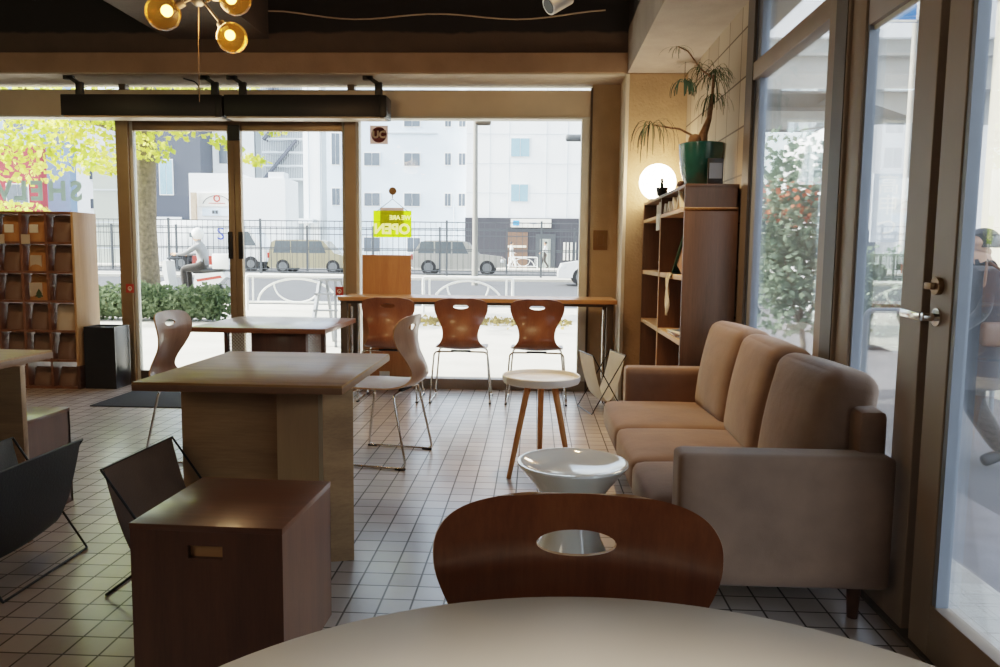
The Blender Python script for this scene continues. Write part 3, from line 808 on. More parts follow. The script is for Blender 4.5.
sling_rack('cream canvas sling rack on the floor under the right end of the counter', M['sling_white'], (.53, 6.02, 0), R(14), .36, .26)

# ------------------------------------------------------------------ stools
t = thing('tray_table', 'round white tray table on three oak legs', 'side table', (.045, 4.21, 0))
c = (.045, 4.21, 0)
part('tray', MB().lathe([(1e-6, .505), (.19, .505), (.205, .51), (.213, .525), (.213, .546), (.209, .551), (.203, .547), (.200, .53), (1e-6, .53)], c, 64), M['white'], t)
for a in (215, 325, 90):
    d = Vector((cos(R(a)), sin(R(a)), 0))
    p = Vector(c) + d*.085 + Vector((0, 0, .506)); q = Vector(c) + d*.205
    part('leg', MB().tube([q, q.lerp(p, .5), p], [.013, .016, .018], 16), M['oak'], t)
t = thing('bowl_stool', 'glossy white conical stool with a dished top behind the near chair', 'stool', (.155, 2.90, 0))
part('seat', MB().lathe([(.095, .19), (.105, .25), (.135, .32), (.178, .375), (.204, .405), (.211, .416), (.209, .423), (.20, .424), (.185, .416), (.14, .398), (.08, .388), (1e-6, .385)], (.155, 2.90, 0), 72), M['bowl'], t)
part('base', MB().lathe([(1e-6, 0), (.165, 0), (.168, .012), (.145, .06), (.115, .12), (.095, .192), (1e-6, .192)], (.155, 2.90, 0), 64), M['bowl'], t)

# ------------------------------------------------------------------ sofa
t = thing('sofa', 'taupe three seat velour sofa along the side windows', 'sofa', (.8, 3.5, 0))
SF = M['sofa']
part('base', MB().cushion((.80, 3.51, .20), (.345, .98, .075), .02, n=6), M['sofadark'], t)
part('armrest', MB().cushion((.826, 2.555, .342), (.348, .065, .222), .022, (.0, .004, .0), n=10), SF, t)
part('armrest', MB().cushion((.825, 4.495, .345), (.295, .062, .222), .022, (.0, .004, .0), n=10), SF, t)
part('back_frame', MB().cushion((1.125, 3.525, .42), (.05, .96, .285), .03, n=8), SF, t)
for y0, y1 in ((2.605, 3.125), (3.125, 3.735), (3.735, 4.44)):
    part('seat_cushion', MB().cushion((.72, (y0+y1)/2, .302), (.313, (y1-y0)/2-.003, .075), .038, (.006, 0, .022)), SF, t)
for i, (y0, y1, tz, zc) in enumerate(((2.64, 3.20, 2, .565), (3.20, 3.83, -3, .578), (3.83, 4.42, 2, .59))):
    part('back_cushion', MB().cushion((1.05, (y0+y1)/2, zc), (.095, (y1-y0)/2-.004, .255), .062, (.045, 0, .006), rot=(0, R(10), R(tz)), n=14), SF, t)
for x, y in ((.53, 2.56), (1.085, 2.56), (.53, 4.46), (1.085, 4.46)):
    part('leg', MB().tube([(x, y, 0), (x, y, .13)], [.017, .024], 16), M['rackdark'], t)
t2 = None

# ------------------------------------------------------------------ bookshelf by the sofa
t = thing('bookshelf', 'tall walnut bookshelf standing between the sofa and the column', 'shelf', (1.02, 5.52, 0))
X0, X1 = .872, 1.185; Y0, Y1 = 4.655, 6.40
part('end_panel', MB().box(X0, X1, Y0, Y0+.022, 0, 1.487, .001), M['shelf'], t)
part('end_panel', MB().box(X0, X1, Y1-.022, Y1, 0, 1.487, .001), M['shelf'], t)
part('back_panel', MB().box(X1-.012, X1, Y0+.022, Y1-.022, .02, 1.475), M['shelf'], t)
for z in (.03, .70, 1.09):
    part('shelf_board', MB().box(X0, X1-.012, Y0+.022, Y1-.022, z-.03, z, .001), M['shelfedge'], t)
part('shelf_board', MB().box(X0, X1, Y0, Y1, 1.466, 1.49, .001), M['shelfedge'], t)
part('divider', MB().box(X0, X1-.012, 5.51, 5.532, .03, .67).box(X0, X1-.012, 5.51, 5.532, .70, 1.06).box(X0, X1-.012, 5.51, 5.532, 1.09, 1.466), M['shelf'], t, smooth=False)
part('divider_edge', MB().box(X0-.003, X0, 5.51, 5.532, .03, 1.466), M['shelfedge'], t, smooth=False)
part('top_box', MB().box(X0, X1, Y0, Y0+.02, 1.49, 1.605).box(X0, X1, Y1-.02, Y1, 1.49, 1.605).box(X1-.012, X1, Y0, Y1, 1.49, 1.605).box(X0, X1, 5.51, 5.53, 1.49, 1.605), M['shelf'], t, smooth=False)
part('top_board', MB().box(X0, X1, Y0, Y1, 1.605, 1.625, .001), M['shelf'], t)

# things in and on the bookshelf
def tent(x, y, z, h, w, lab, cat='card stand'):
    t = thing('card_stand', lab, cat, (x, y, z), R(-90), 'white card stands on the upper bookshelf board')
    part('front_leg', MB().bar((-w, .0, .006), (0, 0, h), .026, .02), M['paper'], t, local=True, smooth=False)
    part('rear_leg', MB().bar((w, 0, .006), (0, 0, h), .026, .02), M['paper'], t, local=True, smooth=False)
    part('card', MB().box(-w*.5, w*.5, .012, .016, .02, h*.55), M['kraft'], t, local=True, smooth=False)
    return t
tent(.897, 4.93, 1.49, .110, .062, 'white card stand nearest the end panel on the top bookshelf board')
tent(.897, 5.13, 1.49, .085, .05, 'second white card stand from the end panel on the top bookshelf board')
tent(.897, 5.29, 1.49, .07, .045, 'third white card stand from the end panel on the top bookshelf board')
tent(.897, 5.44, 1.49, .065, .04, 'white card stand nearest the divider on the top bookshelf board')
single('red_packet', MB().cushion((1.0, 4.76, 1.54), (.03, .05, .05), .015, n=4), M['redleaf'], 'small red packet in the near corner of the top bookshelf bay', 'packet')
for i, y in enumerate((5.62, 5.70, 5.79)):
    b = thing('thin_book', ['thin white book next to the divider in the far top bookshelf bay', 'thin white book in the middle of three in the far top bookshelf bay', 'thin white book furthest from the divider in the far top bookshelf bay'][i], 'book', (.94, y, 1.49), group='white books in the far top bay')
    part('cover', MB().box(.885, .98, y-.009, y+.009, 1.49, 1.575+.012*(i % 2)), M['paper'], b, smooth=False)
    part('pages', MB().box(.888, .982, y-.006, y+.006, 1.492, 1.572), M['cream'], b, smooth=False)
single('price_card', MB().box(.868, .872, 5.555, 5.70, 1.385, 1.50), M['paper'], 'white card hanging from the top bookshelf board by the divider', 'card', smooth=False)
b = thing('picture_book', 'green and orange picture book leaning in the near middle bay of the bookshelf', 'book', (.93, 4.9, 1.09))
part('cover', MB().prism([(4.72, 1.335), (4.735, 1.34), (5.10, 1.098), (5.09, 1.09)], 'x', .885, 1.06), M['bluegreen'], b, smooth=False)
part('picture', MB().prism([(4.74, 1.30), (4.76, 1.31), (5.0, 1.15), (4.82, 1.092), (4.74, 1.092)], 'x', .90, .92), M['kraft'], b, smooth=False)
mb = MB(); rows = []
for i in range(9):
    z = 1.096 - .034*i; w = (.05, .055, .05, .052, .06, .062, .055, .04, .012)[i]
    rows.append([(.866 - .012*abs(sin(k*1.4+i*.5)) - (.01 if i else 0), 5.03 + (k/6-.5)*2*w + .01*sin(i), z) for k in range(7)])
rows.insert(0, [(.93, 5.03 + (k/6-.5)*.1, 1.096) for k in range(7)])
single('tea_towel', mb.grid(rows).grid([[(x+.004, y, z) for x, y, z in r] for r in rows]), M['cloth'], 'beige cloth hanging over the edge of the middle bookshelf board', 'towel')
b = thing('small_cup', 'small pale cup in the far middle bay of the bookshelf', 'cup', (.92, 5.66, 1.09))
part('body', MB().lathe([(1e-6, 0), (.026, 0), (.033, .075), (.031, .078), (.029, .074), (.024, .008), (1e-6, .006)], (.92, 5.66, 1.09), 24), M['cream'], b)
part('handle', MB().tube([(.90, 5.63, 1.15), (.89, 5.60, 1.14), (.895, 5.61, 1.11), (.905, 5.635, 1.105)], .005, 8, .012), M['cream'], b)
b = thing('black_teapot', 'small black pot in the dark far middle bay of the bookshelf', 'pot', (1.0, 5.85, 1.09))
part('body', MB().lathe([(1e-6, 0), (.045, 0), (.065, .03), (.062, .06), (.035, .085), (1e-6, .088)], (1.0, 5.85, 1.09), 28), M['black'], b)
part('lid_knob', MB().sphere((1.0, 5.85, 1.184), .012, 12, 8), M['black'], b)
part('spout', MB().tube([(.945, 5.83, 1.12), (.915, 5.82, 1.155)], [.014, .007], 10), M['black'], b)
for i in range(3):
    b = thing('magazine', ['lowest magazine lying on the lower bookshelf board', 'middle magazine lying on the lower bookshelf board', 'uppermost magazine lying on the lower bookshelf board'][i], 'magazine', (1.0, 5.0, .70+.009*i), R((3, -4, 6)[i]), 'magazines on the lower bookshelf board')
    part('cover', MB().box(-.115, .115, -.20, .15, .0002, .0085, .002), (M['paper'], M['kraftdark'], M['cream'])[i], b, local=True)
    part('picture', MB().box(-.09, .09, -.15, .10, .0085, .0089), (M['kraft'], M['cream'], M['reveal'])[i], b, local=True, smooth=False)

t = thing('globe_lamp', 'glowing opal globe lamp on the far end of the bookshelf', 'lamp', (.945, 6.2, 1.625))
part('globe', MB().sphere((.945, 6.2, 1.775), .141, 40, 28), M['globe'], t)
part('base', MB().lathe([(1e-6, 0), (.06, 0), (.06, .02), (.035, .03), (1e-6, .03)], (.945, 6.2, 1.625), 28), M['black'], t)

t = thing('potted_cactus', 'tiny dark potted cactus in front of the glowing globe', 'plant', (.89, 5.62, 1.625))
part('pot', MB().lathe([(1e-6, 0), (.034, 0), (.043, .058), (.039, .06), (1e-6, .052)], (.89, 5.62, 1.625), 24), M['black'], t)
part('stem', MB().tube([(.89, 5.62, 1.675), (.888, 5.62, 1.735)], [.012, .009], 10).tube([(.889, 5.62, 1.70), (.889, 5.60, 1.715), (.889, 5.597, 1.73)], .007, 8).sphere((.888, 5.62, 1.738), .012, 10, 8), M['palm'], t)
single('dark_ball', MB().sphere((.905, 4.99, 1.649), .024, 20, 14), M['rackdark'], 'small dark ball on the bookshelf beside the teal pot', 'ornament')

# big pot with a ponytail palm
PX, PY, PZ = 1.018, 4.93, 1.625
t = thing('potted_palm', 'ponytail palm with thin drooping leaves in a teal glazed pot', 'plant', (PX, PY, PZ))
p = part('pot', MB().lathe([(1e-6, 0), (.085, 0), (.103, .02), (.125, .10), (.139, .20), (.143, .262), (.137, .266), (.131, .258), (.126, .20)], (PX, PY, PZ), 56), M['pot'], t)
part('soil', MB().lathe([(1e-6, .232), (.126, .228)], (PX, PY, PZ), 32), M['soil'], p)
tr_pts = [(PX-.01, PY, PZ+.22), (PX+.005, PY, PZ+.33), (PX+.035, PY-.005, PZ+.42), (PX+.05, PY, PZ+.56), (PX+.055, PY+.01, PZ+.68)]
part('trunk', MB().tube(tr_pts, [.042, .026, .016, .010, .008], 14, 0).sphere((PX-.05, PY-.01, PZ+.285), .04, 20, 14), M['bark'], t)
part('branch', MB().tube([(PX-.05, PY, PZ+.31), (PX-.14, PY+.02, PZ+.36), (PX-.25, PY+.03, PZ+.375), (PX-.31, PY+.03, PZ+.385)], [.008, .006, .005, .004], 8), M['bark'], t)
part('branch', MB().tube([(PX+.05, PY, PZ+.66), (PX-.02, PY+.03, PZ+.72), (PX-.10, PY+.04, PZ+.83), (PX-.16, PY+.05, PZ+.86)], [.007, .005, .004, .004], 8), M['bark'], t)
def blade(mb, p, d, L, droop, w):
    # narrow arching leaf
    pts = []; q = Vector(p); v = Vector(d).normalized()
    for k in range(7):
        pts.append(q.copy()); q = q + v*(L/6); v = (v + Vector((0, 0, -droop/6*(1+k*.5)))).normalized()
    sd = Vector(d).cross(Vector((0, 0, 1)))
    if sd.length < .05: sd = Vector((1, 0, 0))
    sd.normalize()
    rows = [[pt - sd*w*sin(pi*(.12+.88*(1-k/6)))**.6*.5, pt + sd*w*sin(pi*(.12+.88*(1-k/6)))**.6*.5] for k, pt in enumerate(pts)]
    mb.grid(rows)
def tuft(mb, p, n, L, droop, w, up=.4):
    for i in range(n):
        a = rnd.uniform(0, 2*pi)
        blade(mb, Vector(p) + Vector((rnd.uniform(-.01, .01),)*3), (cos(a), sin(a), up*rnd.uniform(-.4, 1.4)), L*rnd.uniform(.6, 1.15), droop*rnd.uniform(.6, 1.3), w)
mb = MB()
tuft(mb, (PX+.055, PY+.01, PZ+.69), 80, .19, 1.7, .0055, .8)
tuft(mb, (PX+.05, PY, PZ+.56), 34, .20, 2.4, .0055, .1)
tuft(mb, (PX-.02, PY+.03, PZ+.73), 22, .15, 1.5, .005, .6)
part('leaves', mb, M['palm'], t)
mb = MB(); tuft(mb, (PX-.31, PY+.03, PZ+.385), 34, .27, 3.0, .006, .6); part('leaves', mb, M['palm'], t)
mb = MB(); tuft(mb, (PX-.16, PY+.05, PZ+.86), 14, .12, 1.4, .005, .2); part('leaves', mb, M['palm'], t)
t = thing('hanging_plant', 'small blue green air plant hanging in the corner by the column', 'plant', (1.10, 6.1, 2.4))
mb = MB()
for i in range(22):
    a = rnd.uniform(0, 2*pi); blade(mb, (1.11, 6.1, 2.50), (cos(a)*.35, sin(a)*.35, .3), rnd.uniform(.12, .22), 3.4, .016)
part('leaves', mb, M['bluegreen'], t)
part('cord', MB().tube([(1.11, 6.1, 2.50), (1.11, 6.1, 2.662)], .002, 6), M['wire'], t)
t = thing('framed_label', 'small dark framed label leaning against the teal pot', 'label', (1.06, 4.70, 1.625))
part('frame', MB().box(1.012, 1.102, 4.715, 4.735, 1.625, 1.78, .003), M['black'], t)
part('card', MB().box(1.02, 1.094, 4.711, 4.716, 1.662, 1.752), M['reveal'], t, smooth=False)

# ------------------------------------------------------------------ left side: display shelf, umbrella box, mat
t = thing('display_shelf', 'brown pigeonhole display shelf with an open grid at the left window', 'shelf', (-4.4, 6.66, 0))
SX1 = -3.912; SY0, SY1 = 6.48, 6.83; cw = .2235
xs = [SX1-.02-cw*i for i in range(5)]
zs = [.02, .255, .51, .765, 1.015, 1.265, 1.50]
part('side_panel', MB().box(SX1-.022, SX1, SY0, SY1, .20, 1.52, .002), M['rackside'], t)
part('lower_side_panel', MB().box(SX1-.022, SX1+.004, SY0, SY1, 0, .20).box(SX1+.004, SX1+.008, SY0, SY1, .05, .055).box(SX1+.004, SX1+.008, SY0, SY1, .10, .105).box(SX1+.004, SX1+.008, SY0, SY1, .15, .155), M['rackdark'], t, smooth=False)  # darker lower section of the side panel with thin raised lines
part('top_board', MB().box(xs[-1], SX1-.022, SY0, SY1, 1.50, 1.52), M['rackwood'], t, smooth=False)
for i, z in enumerate(zs[:-1]):
    part('shelf_board', MB().box(xs[-1], SX1-.022, SY0, SY1, z-.02, z), M['rackwood'], t, smooth=False)
for x in xs[1:]:
    part('divider', MB().box(x-.01, x+.01, SY0+.002, SY1, .02, 1.50), M['rackwood'], t, smooth=False)
kinds = {(0, 0): 'D', (1, 0): 'K', (2, 0): 'K', (0, 1): 'D', (1, 1): 'P', (2, 1): 'D', (0, 2): 'D', (1, 2): 'T', (2, 2): 'D', (0, 3): 'L', (1, 3): 'D', (2, 3): 'D', (0, 4): 'O', (1, 4): 'D', (2, 4): 'D', (0, 5): 'E', (1, 5): 'E', (2, 5): 'E'}
colw = ['nearest the side panel', 'middle column', 'at the picture edge']
roww = ['top row', 'second row', 'third row', 'fourth row', 'fifth row', 'bottom row']
def bag_mesh(w, h, d):
    rows = []
    for i in range(13):
        u = i/12; z = h*u
        dd = d*(1-u**2.2)*.5 + .004; ww = w*.5*(1 - .06*sin(pi*u))
        rows.append([(ww*math.copysign(abs(cos(a))**.6, cos(a)), dd*math.copysign(abs(sin(a))**.8, sin(a)), z) for a in [2*pi*k/28 for k in range(28)]])
    mb = MB().grid(rows, 0, True)
    mb.f.append(list(range(28))[::-1]); mb.m.append(0); mb.f.append([12*28+k for k in range(28)]); mb.m.append(0)
    return mb
for (c, r), k in kinds.items():
    cx = xs[c] - .5*cw; z = zs[5-r]
    lab = {'D': 'dark paper bag', 'K': 'golden kraft bag', 'P': 'kraft bag with pale print', 'T': 'kraft bag with tree print', 'L': 'pale paper bag', 'O': 'dark bag by an orange one', 'E': 'low brown bag'}[k]
    lab = f'{lab}, {roww[r]} of the display shelf, {colw[c]}'
    b = thing('paper_bag', lab, 'bag', (cx-.004, 6.575, z), rnd.uniform(-.10, .10), 'paper bags in the display shelf')
    h = .212 if k != 'E' else .15
    mt = {'D': M['kraftdark'], 'K': M['kraft'], 'P': M['kraft'], 'T': M['kraft'], 'L': M['kraftlight'], 'O': M['kraftdark'], 'E': M['kraftdark']}[k]
    part('bag_body', bag_mesh(.182, h, .14), mt, b, local=True)
    part('folded_top', MB().box(-.075, .075, -.008, .008, h-.004, h+.012, .003), mt, b, local=True)
    if k == 'P': part('front_label', MB().cushion((0, -.066, .085), (.05, .004, .05), .003, n=3), M['kraftlight'], b, local=True)
    if k == 'T':
        part('front_label', MB().cushion((-.01, -.068, .09), (.055, .004, .06), .003, n=3), M['kraftlight'], b, local=True)
        part('tree_print', MB().prism([(.01, .02), (.035, .02), (.035, .03), (.06, .03), (.042, .055), (.05, .055), (.034, .08), (.022, .10), (.012, .08), (-.004, .055), (.004, .055), (-.014, .03), (.01, .03)], 'y', -.082, -.078), M['palm'], b, local=True, smooth=False)
    if k == 'K':
        part('front_label', MB().cushion((0, -.066, .11), (.04, .004, .035), .003, n=3), M['cream'], b, local=True)
for c, lab in ((1, 'small pale price card on the top row of the display shelf, middle column'), (2, 'small pale price card on the top row of the display shelf, at the picture edge')):
    x = xs[c] - cw + .035 + .015
    single('price_card', MB().box(x-.04, x+.035, 6.476, 6.4805, 1.245, 1.325), M['kraftlight'], lab, 'card', smooth=False)
b = thing('orange_bag', 'bright orange bag squeezed in the fifth row of the display shelf by the side panel', 'bag', (xs[0]-.025, 6.70, zs[1]))
part('bag_body', bag_mesh(.045, .22, .08), M['orange'], b, local=True)
part('folded_top', MB().box(-.02, .02, -.006, .006, .217, .228, .002), M['orange'], b, local=True)

t = thing('umbrella_box', 'tall narrow black box beside the display shelf and the glass door', 'box', (-3.745, 6.64, 0))
x0, x1, y0, y1 = -3.885, -3.612, 6.52, 6.77
part('wall_panel', MB().box(x0, x1, y0, y0+.014, 0, .54).box(x0, x1, y1-.014, y1, 0, .54).box(x0, x0+.014, y0+.014, y1-.014, 0, .54), M['blackgloss'], t, smooth=False)
part('side_panel', MB().box(x1-.014, x1, y0+.014, y1-.014, 0, .54, .002), M['blackgloss'], t)
part('bottom', MB().box(x0+.014, x1-.014, y0+.014, y1-.014, 0, .02), M['black'], t, smooth=False)
single('door_mat', MB().box(-3.41, -2.0, 5.76, 6.78, 0, .009, .003), M['mat'], 'dark grey door mat on the tiles inside the glass doors', 'mat')
# ------------------------------------------------------------------ outside: ground
def gz(y): return -.025 if y < 7 else -.025 + (y-7)*.0102
M['pave'] = plain('pale sidewalk', '#b9b3a8', .85, noise=.12, nscale=1.5, bump=.3, bscale=60)
M['paveside'] = plain('grey yard paving', '#5a595c', .85, noise=.15, nscale=1.5, bump=.3, bscale=60)
M['road'] = plain('asphalt', '#3c3d41', .9, noise=.15, nscale=2, bump=.4, bscale=60)
M['terrace'] = tilemat('terrace tile', .10, 0, 0, grout='#8a8680', tone=('#b5b1a8', '#cfcac0'), rough=.6, gw=.012)
M['kerbdark'] = plain('grey paving slab', '#77767a', .9, noise=.12, bump=.3, bscale=50)
M['kerb'] = plain('kerb stone', '#a9a59c', .9, noise=.1)
struct('sidewalk', MB().prism([(6.99, gz(7)), (16.6, gz(16.6)), (16.6, -.5), (6.99, -.5)], 'x', -45, 1.36), M['pave'])
struct('sidewalk_side', MB().prism([(-8, -.2), (11, -.2), (16.6, gz(16.6)), (16.6, -.5), (-8, -.5)], 'x', 1.36, 40), M['paveside'])
struct('terrace', MB().box(1.29, 1.72, -6, 6.98, -.25, -.012), M['terrace'])
struct('terrace_edge', MB().box(1.72, 2.25, -6, 6.98, -.25, -.02), M['kerbdark'])
struct('road', MB().prism([(16.6, gz(16.6)-.1), (44, gz(44)-.1), (44, -.6), (16.6, -.6)], 'x', -60, 40), M['road'])
struct('sidewalk_far', MB().prism([(44, gz(44)+.02), (70, gz(60)), (70, -.6), (44, -.6)], 'x', -60, 40), M['pave'])
struct('kerb', MB().prism([(31.4, gz(31)), (32.6, gz(32)+.08), (32.6, -.2), (31.4, -.2)], 'x', -45, 20), M['kerb'])

def leaves(mb, c, rad, n, size, r=rnd, flat=1.):
    for _ in range(n):
        while True:
            p = Vector((r.uniform(-1, 1), r.uniform(-1, 1), r.uniform(-1, 1)))
            if p.length < 1: break
        p = Vector((c[0]+p.x*rad[0], c[1]+p.y*rad[1], c[2]+p.z*rad[2]))
        a = Vector((r.gauss(0, 1), r.gauss(0, 1), r.gauss(0, 1)*flat)).normalized(); b = a.orthogonal().normalized()
        b.rotate(Matrix.Rotation(r.uniform(0, 6.28), 3, a))
        s = size*r.uniform(.6, 1.3); d = a.cross(b)
        mb.v += [tuple(p-b*s*.5), tuple(p+d*s*.38), tuple(p+b*s*.5), tuple(p-d*s*.38)]
        k = len(mb.v)-4; mb.f.append([k, k+1, k+2, k+3]); mb.m.append(0)

# street tree with yellow leaves
TX, TY = -6.83, 13.5
t = thing('street_tree', 'street tree with yellow green leaves behind the left glass door', 'tree', (TX, TY, gz(TY)))
part('trunk', MB().tube([(TX, TY, 0), (TX, TY, .3), (TX-.03, TY, 1.6), (TX+.02, TY, 3.0), (TX+.05, TY, 4.4), (TX, TY, 6.5)], [.27, .215, .195, .18, .15, .08], 18), M['bark2'], t)
for q in ((-1.9, -.6, 3.9), (1.6, -.3, 4.1), (-1.2, .8, 5.0), (1.2, .7, 5.2), (2.6, -.8, 4.2), (-2.4, -1.5, 3.6)):
    part('branch', MB().tube([(TX+.02, TY, 3.2), (TX+q[0]*.45, TY+q[1]*.45, 3.2+(q[2]-3.2)*.7), (TX+q[0], TY+q[1], q[2])], [.09, .06, .025], 10), M['bark2'], t)
mb = MB(); rl = random.Random(3)
CL = [(15,160,35),(12,215,16),(40,128,28),(60,112,36),(75,160,20),(98,128,36),(105,165,15),(140,112,36),(146,150,17),(180,122,26),(200,105,32),(222,118,20),(226,145,8),(250,112,20),(253,160,7),(270,126,13),(292,118,10),(30,95,40),(100,90,45),(170,92,40),(235,92,25),(-30,130,45)]
for px, py, pr in CL:
    Yd = 12.6 + rl.uniform(-.9, .7); k = Yd/778
    leaves(mb, ((px-535)*k, Yd, 1.2+(251.5-py)*k), (pr*k*1.15, .7, pr*k*.8), int(16+pr*8.5), .105, rl)
for _ in range(40):
    a = rl.uniform(0, 6.28); q = rl.uniform(.4, 2.9)
    leaves(mb, (TX+q*cos(a), TY+q*sin(a)*.8, rl.uniform(4.3, 7.2)), (.7, .7, .45), 90, .12, rl)
part('foliage', mb, M['ginkgo'], t, smooth=False)

# hedges
def hedge(name, lab, x0, x1, y0, y1, z0, z1, n, mat, size, cat='hedge', seed=1):
    r = random.Random(seed)
    t = thing(name, lab, cat, ((x0+x1)/2, (y0+y1)/2, z0))
    mb = MB().cushion(((x0+x1)/2, (y0+y1)/2, (z0+z1)/2-.05), ((x1-x0)/2-.15, max(.12, (y1-y0)/2-.2), (z1-z0)/2-.12), .1, n=6)
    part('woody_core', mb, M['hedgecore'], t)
    mb = MB(); st = int((x1-x0)/.25)+1
    for i in range(st):
        x = x0 + (x1-x0)*(i+.5)/st
        leaves(mb, (x, (y0+y1)/2, (z0+z1)/2 + r.uniform(-.03, .05)), (.24, (y1-y0)/2, (z1-z0)/2), n//st, size, r)
    part('foliage', mb, mat, t, smooth=False)
    return t
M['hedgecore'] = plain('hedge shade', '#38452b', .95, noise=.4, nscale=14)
hedge('hedge', 'low clipped green hedge along the kerb outside the left glass door', -7.9, -5.1, 12.4, 13.15, .02, .66, 5200, M['hedge'], .085, seed=4)
mb = MB(); rl = random.Random(9)
for i in range(900):
    x = rl.uniform(-3, .6); y = 13.3 + rl.gauss(0, .35)
    leaves(mb, (x, y, gz(y)+.015), (.05, .05, .012), 1, .09, rl)
single('fallen_leaves', mb, M['drygrass'], 'strip of yellow fallen leaves on the sidewalk beyond the counter', 'leaves', kind='stuff', smooth=False)

# white pedestrian guard rails
M['whiterail'] = plain('white painted pipe', '#e8e8e4', .5, noise=.03)
def guard(lab, x0, x1, y):
    z = gz(y); t = thing('guard_rail', lab, 'railing', ((x0+x1)/2, y, z), group='white street guard rails')
    xm = (x0+x1)/2; hw = (x1-x0)/2
    part('top_rail', MB().tube([(x0, y, z), (x0, y, z+.69), (x1, y, z+.69), (x1, y, z)], .03, 12, .06), M['whiterail'], t)
    part('bottom_rail', MB().tube([(x0, y, z+.17), (x1, y, z+.17)], .022, 10), M['whiterail'], t)
    part('arch', MB().tube([(xm + hw*.78*cos(a*pi/20), y, z+.17+.46*sin(a*pi/20)) for a in range(21)], .02, 8), M['whiterail'], t)
    part('arch', MB().tube([(xm + hw*.46*cos(a*pi/20), y, z+.52-.35*sin(a*pi/20)) for a in range(21)], .017, 8), M['whiterail'], t)
    for k in range(2):
        x = x0 + .12 if k == 0 else x1 - .12
        part('baluster', MB().tube([(x, y, z+.17), (x, y, z+.67)], .018, 8), M['whiterail'], t)
guard('white pipe guard rail with arches seen through the right glass door', -5.62, -3.62, 15.0)
guard('white pipe guard rail with arches seen above the counter', -2.15, -.42, 15.0)
guard('white guard rail far across the street in front of the dark shop', -1.5, .14, 45.5)

# aluminium step ladder
M['alu'] = plain('aluminium', '#8b8f95', .4, metal=.4, noise=.05)
t = thing('step_ladder', 'small aluminium step ladder standing on the sidewalk', 'ladder', (-2.68, 10, 0))
zz = gz(10)
for s in (-1, 1):
    part('front_rail', MB().bar((-2.68+s*.10, 10.0, zz+.84), (-2.68+s*.17, 9.72, zz+.0), .035, .06), M['alu'], t, smooth=False)
    part('rear_rail', MB().bar((-2.60+s*.10, 10.03, zz+.84), (-2.52+s*.17, 10.32, zz+.0), .03, .05), M['alu'], t, smooth=False)
for k in range(3):
    u = .28+.25*k
    part('step', MB().box(-2.83, -2.53, 9.76+.25*(u-.1)-.04, 9.76+.25*(u-.1)+.06, zz+u*.84, zz+u*.84+.02), M['alu'], t, smooth=False)
part('top_cap', MB().box(-2.80, -2.48, 9.96, 10.08, zz+.83, zz+.87, .005), M['alu'], t)

# black mesh fence on the median, second one further back
def fence(lab, x0, x1, y, zt, step, pr, seg):
    z = gz(y)+.05; t = thing('mesh_fence', lab, 'fence', ((x0+x1)/2, y, z))
    n = int((x1-x0)/seg)
    for i in range(n+1):
        x = x0 + (x1-x0)*i/n
        part('post', MB().box(x-.04, x+.04, y-.04, y+.04, z, zt+.08), M['fence'], t, smooth=False)
    mb = MB()
    for zz in (z+.1, z+(zt-z)*.5, zt-.32, zt): mb.box(x0, x1, y-.02, y+.02, zz-.02, zz+.02)
    part('rail', mb, M['fence'], t, smooth=False)
    mb = MB(); k = int((x1-x0)/step)
    for i in range(k):
        x = x0+(x1-x0)*(i+.5)/k; mb.box(x-pr, x+pr, y-.01, y+.01, z+.1, zt)
    part('wire_mesh', mb, M['fence'], t, smooth=False)
M['polec'] = plain('lamp pole concrete', '#86827a', .8)
M['fence'] = plain('black fence paint', '#44484c', .6, noise=.1)
fence('tall black mesh fence on the median, in front of the parked cars', -23, 8, 32, 2.49, .22, .006, 3.45)
fence('lower black mesh fence further back along the road', -23, 8, 36, 2.36, .3, .006, 2.9)

# street lamp poles
t = thing('street_lamp', 'slim pale street lamp pole in front of the white tiled building', 'street lamp', (-2.15, 28, gz(28)))
part('pole', MB().tube([(-2.15, 28, gz(28)-.1), (-2.15, 28, 1.5), (-2.17, 28, 5.9)], [.115, .10, .08], 14), M['polec'], t)
part('lamp_head', MB().cushion((-1.9, 28, 5.85), (.28, .14, .12), .09, n=5), M['darksteel'], t)
t = thing('street_lamp', 'grey street lamp arm at the right edge of the right window', 'street lamp', (2.6, 30, gz(30)))
part('pole', MB().tube([(2.6, 30, gz(30)), (2.6, 30, 5.6), (1.9, 30, 5.62)], .09, 12, .4), M['kerb'], t)
part('lamp_head', MB().cushion((1.5, 30, 5.6), (.42, .16, .12), .09, n=5), M['fence'], t)

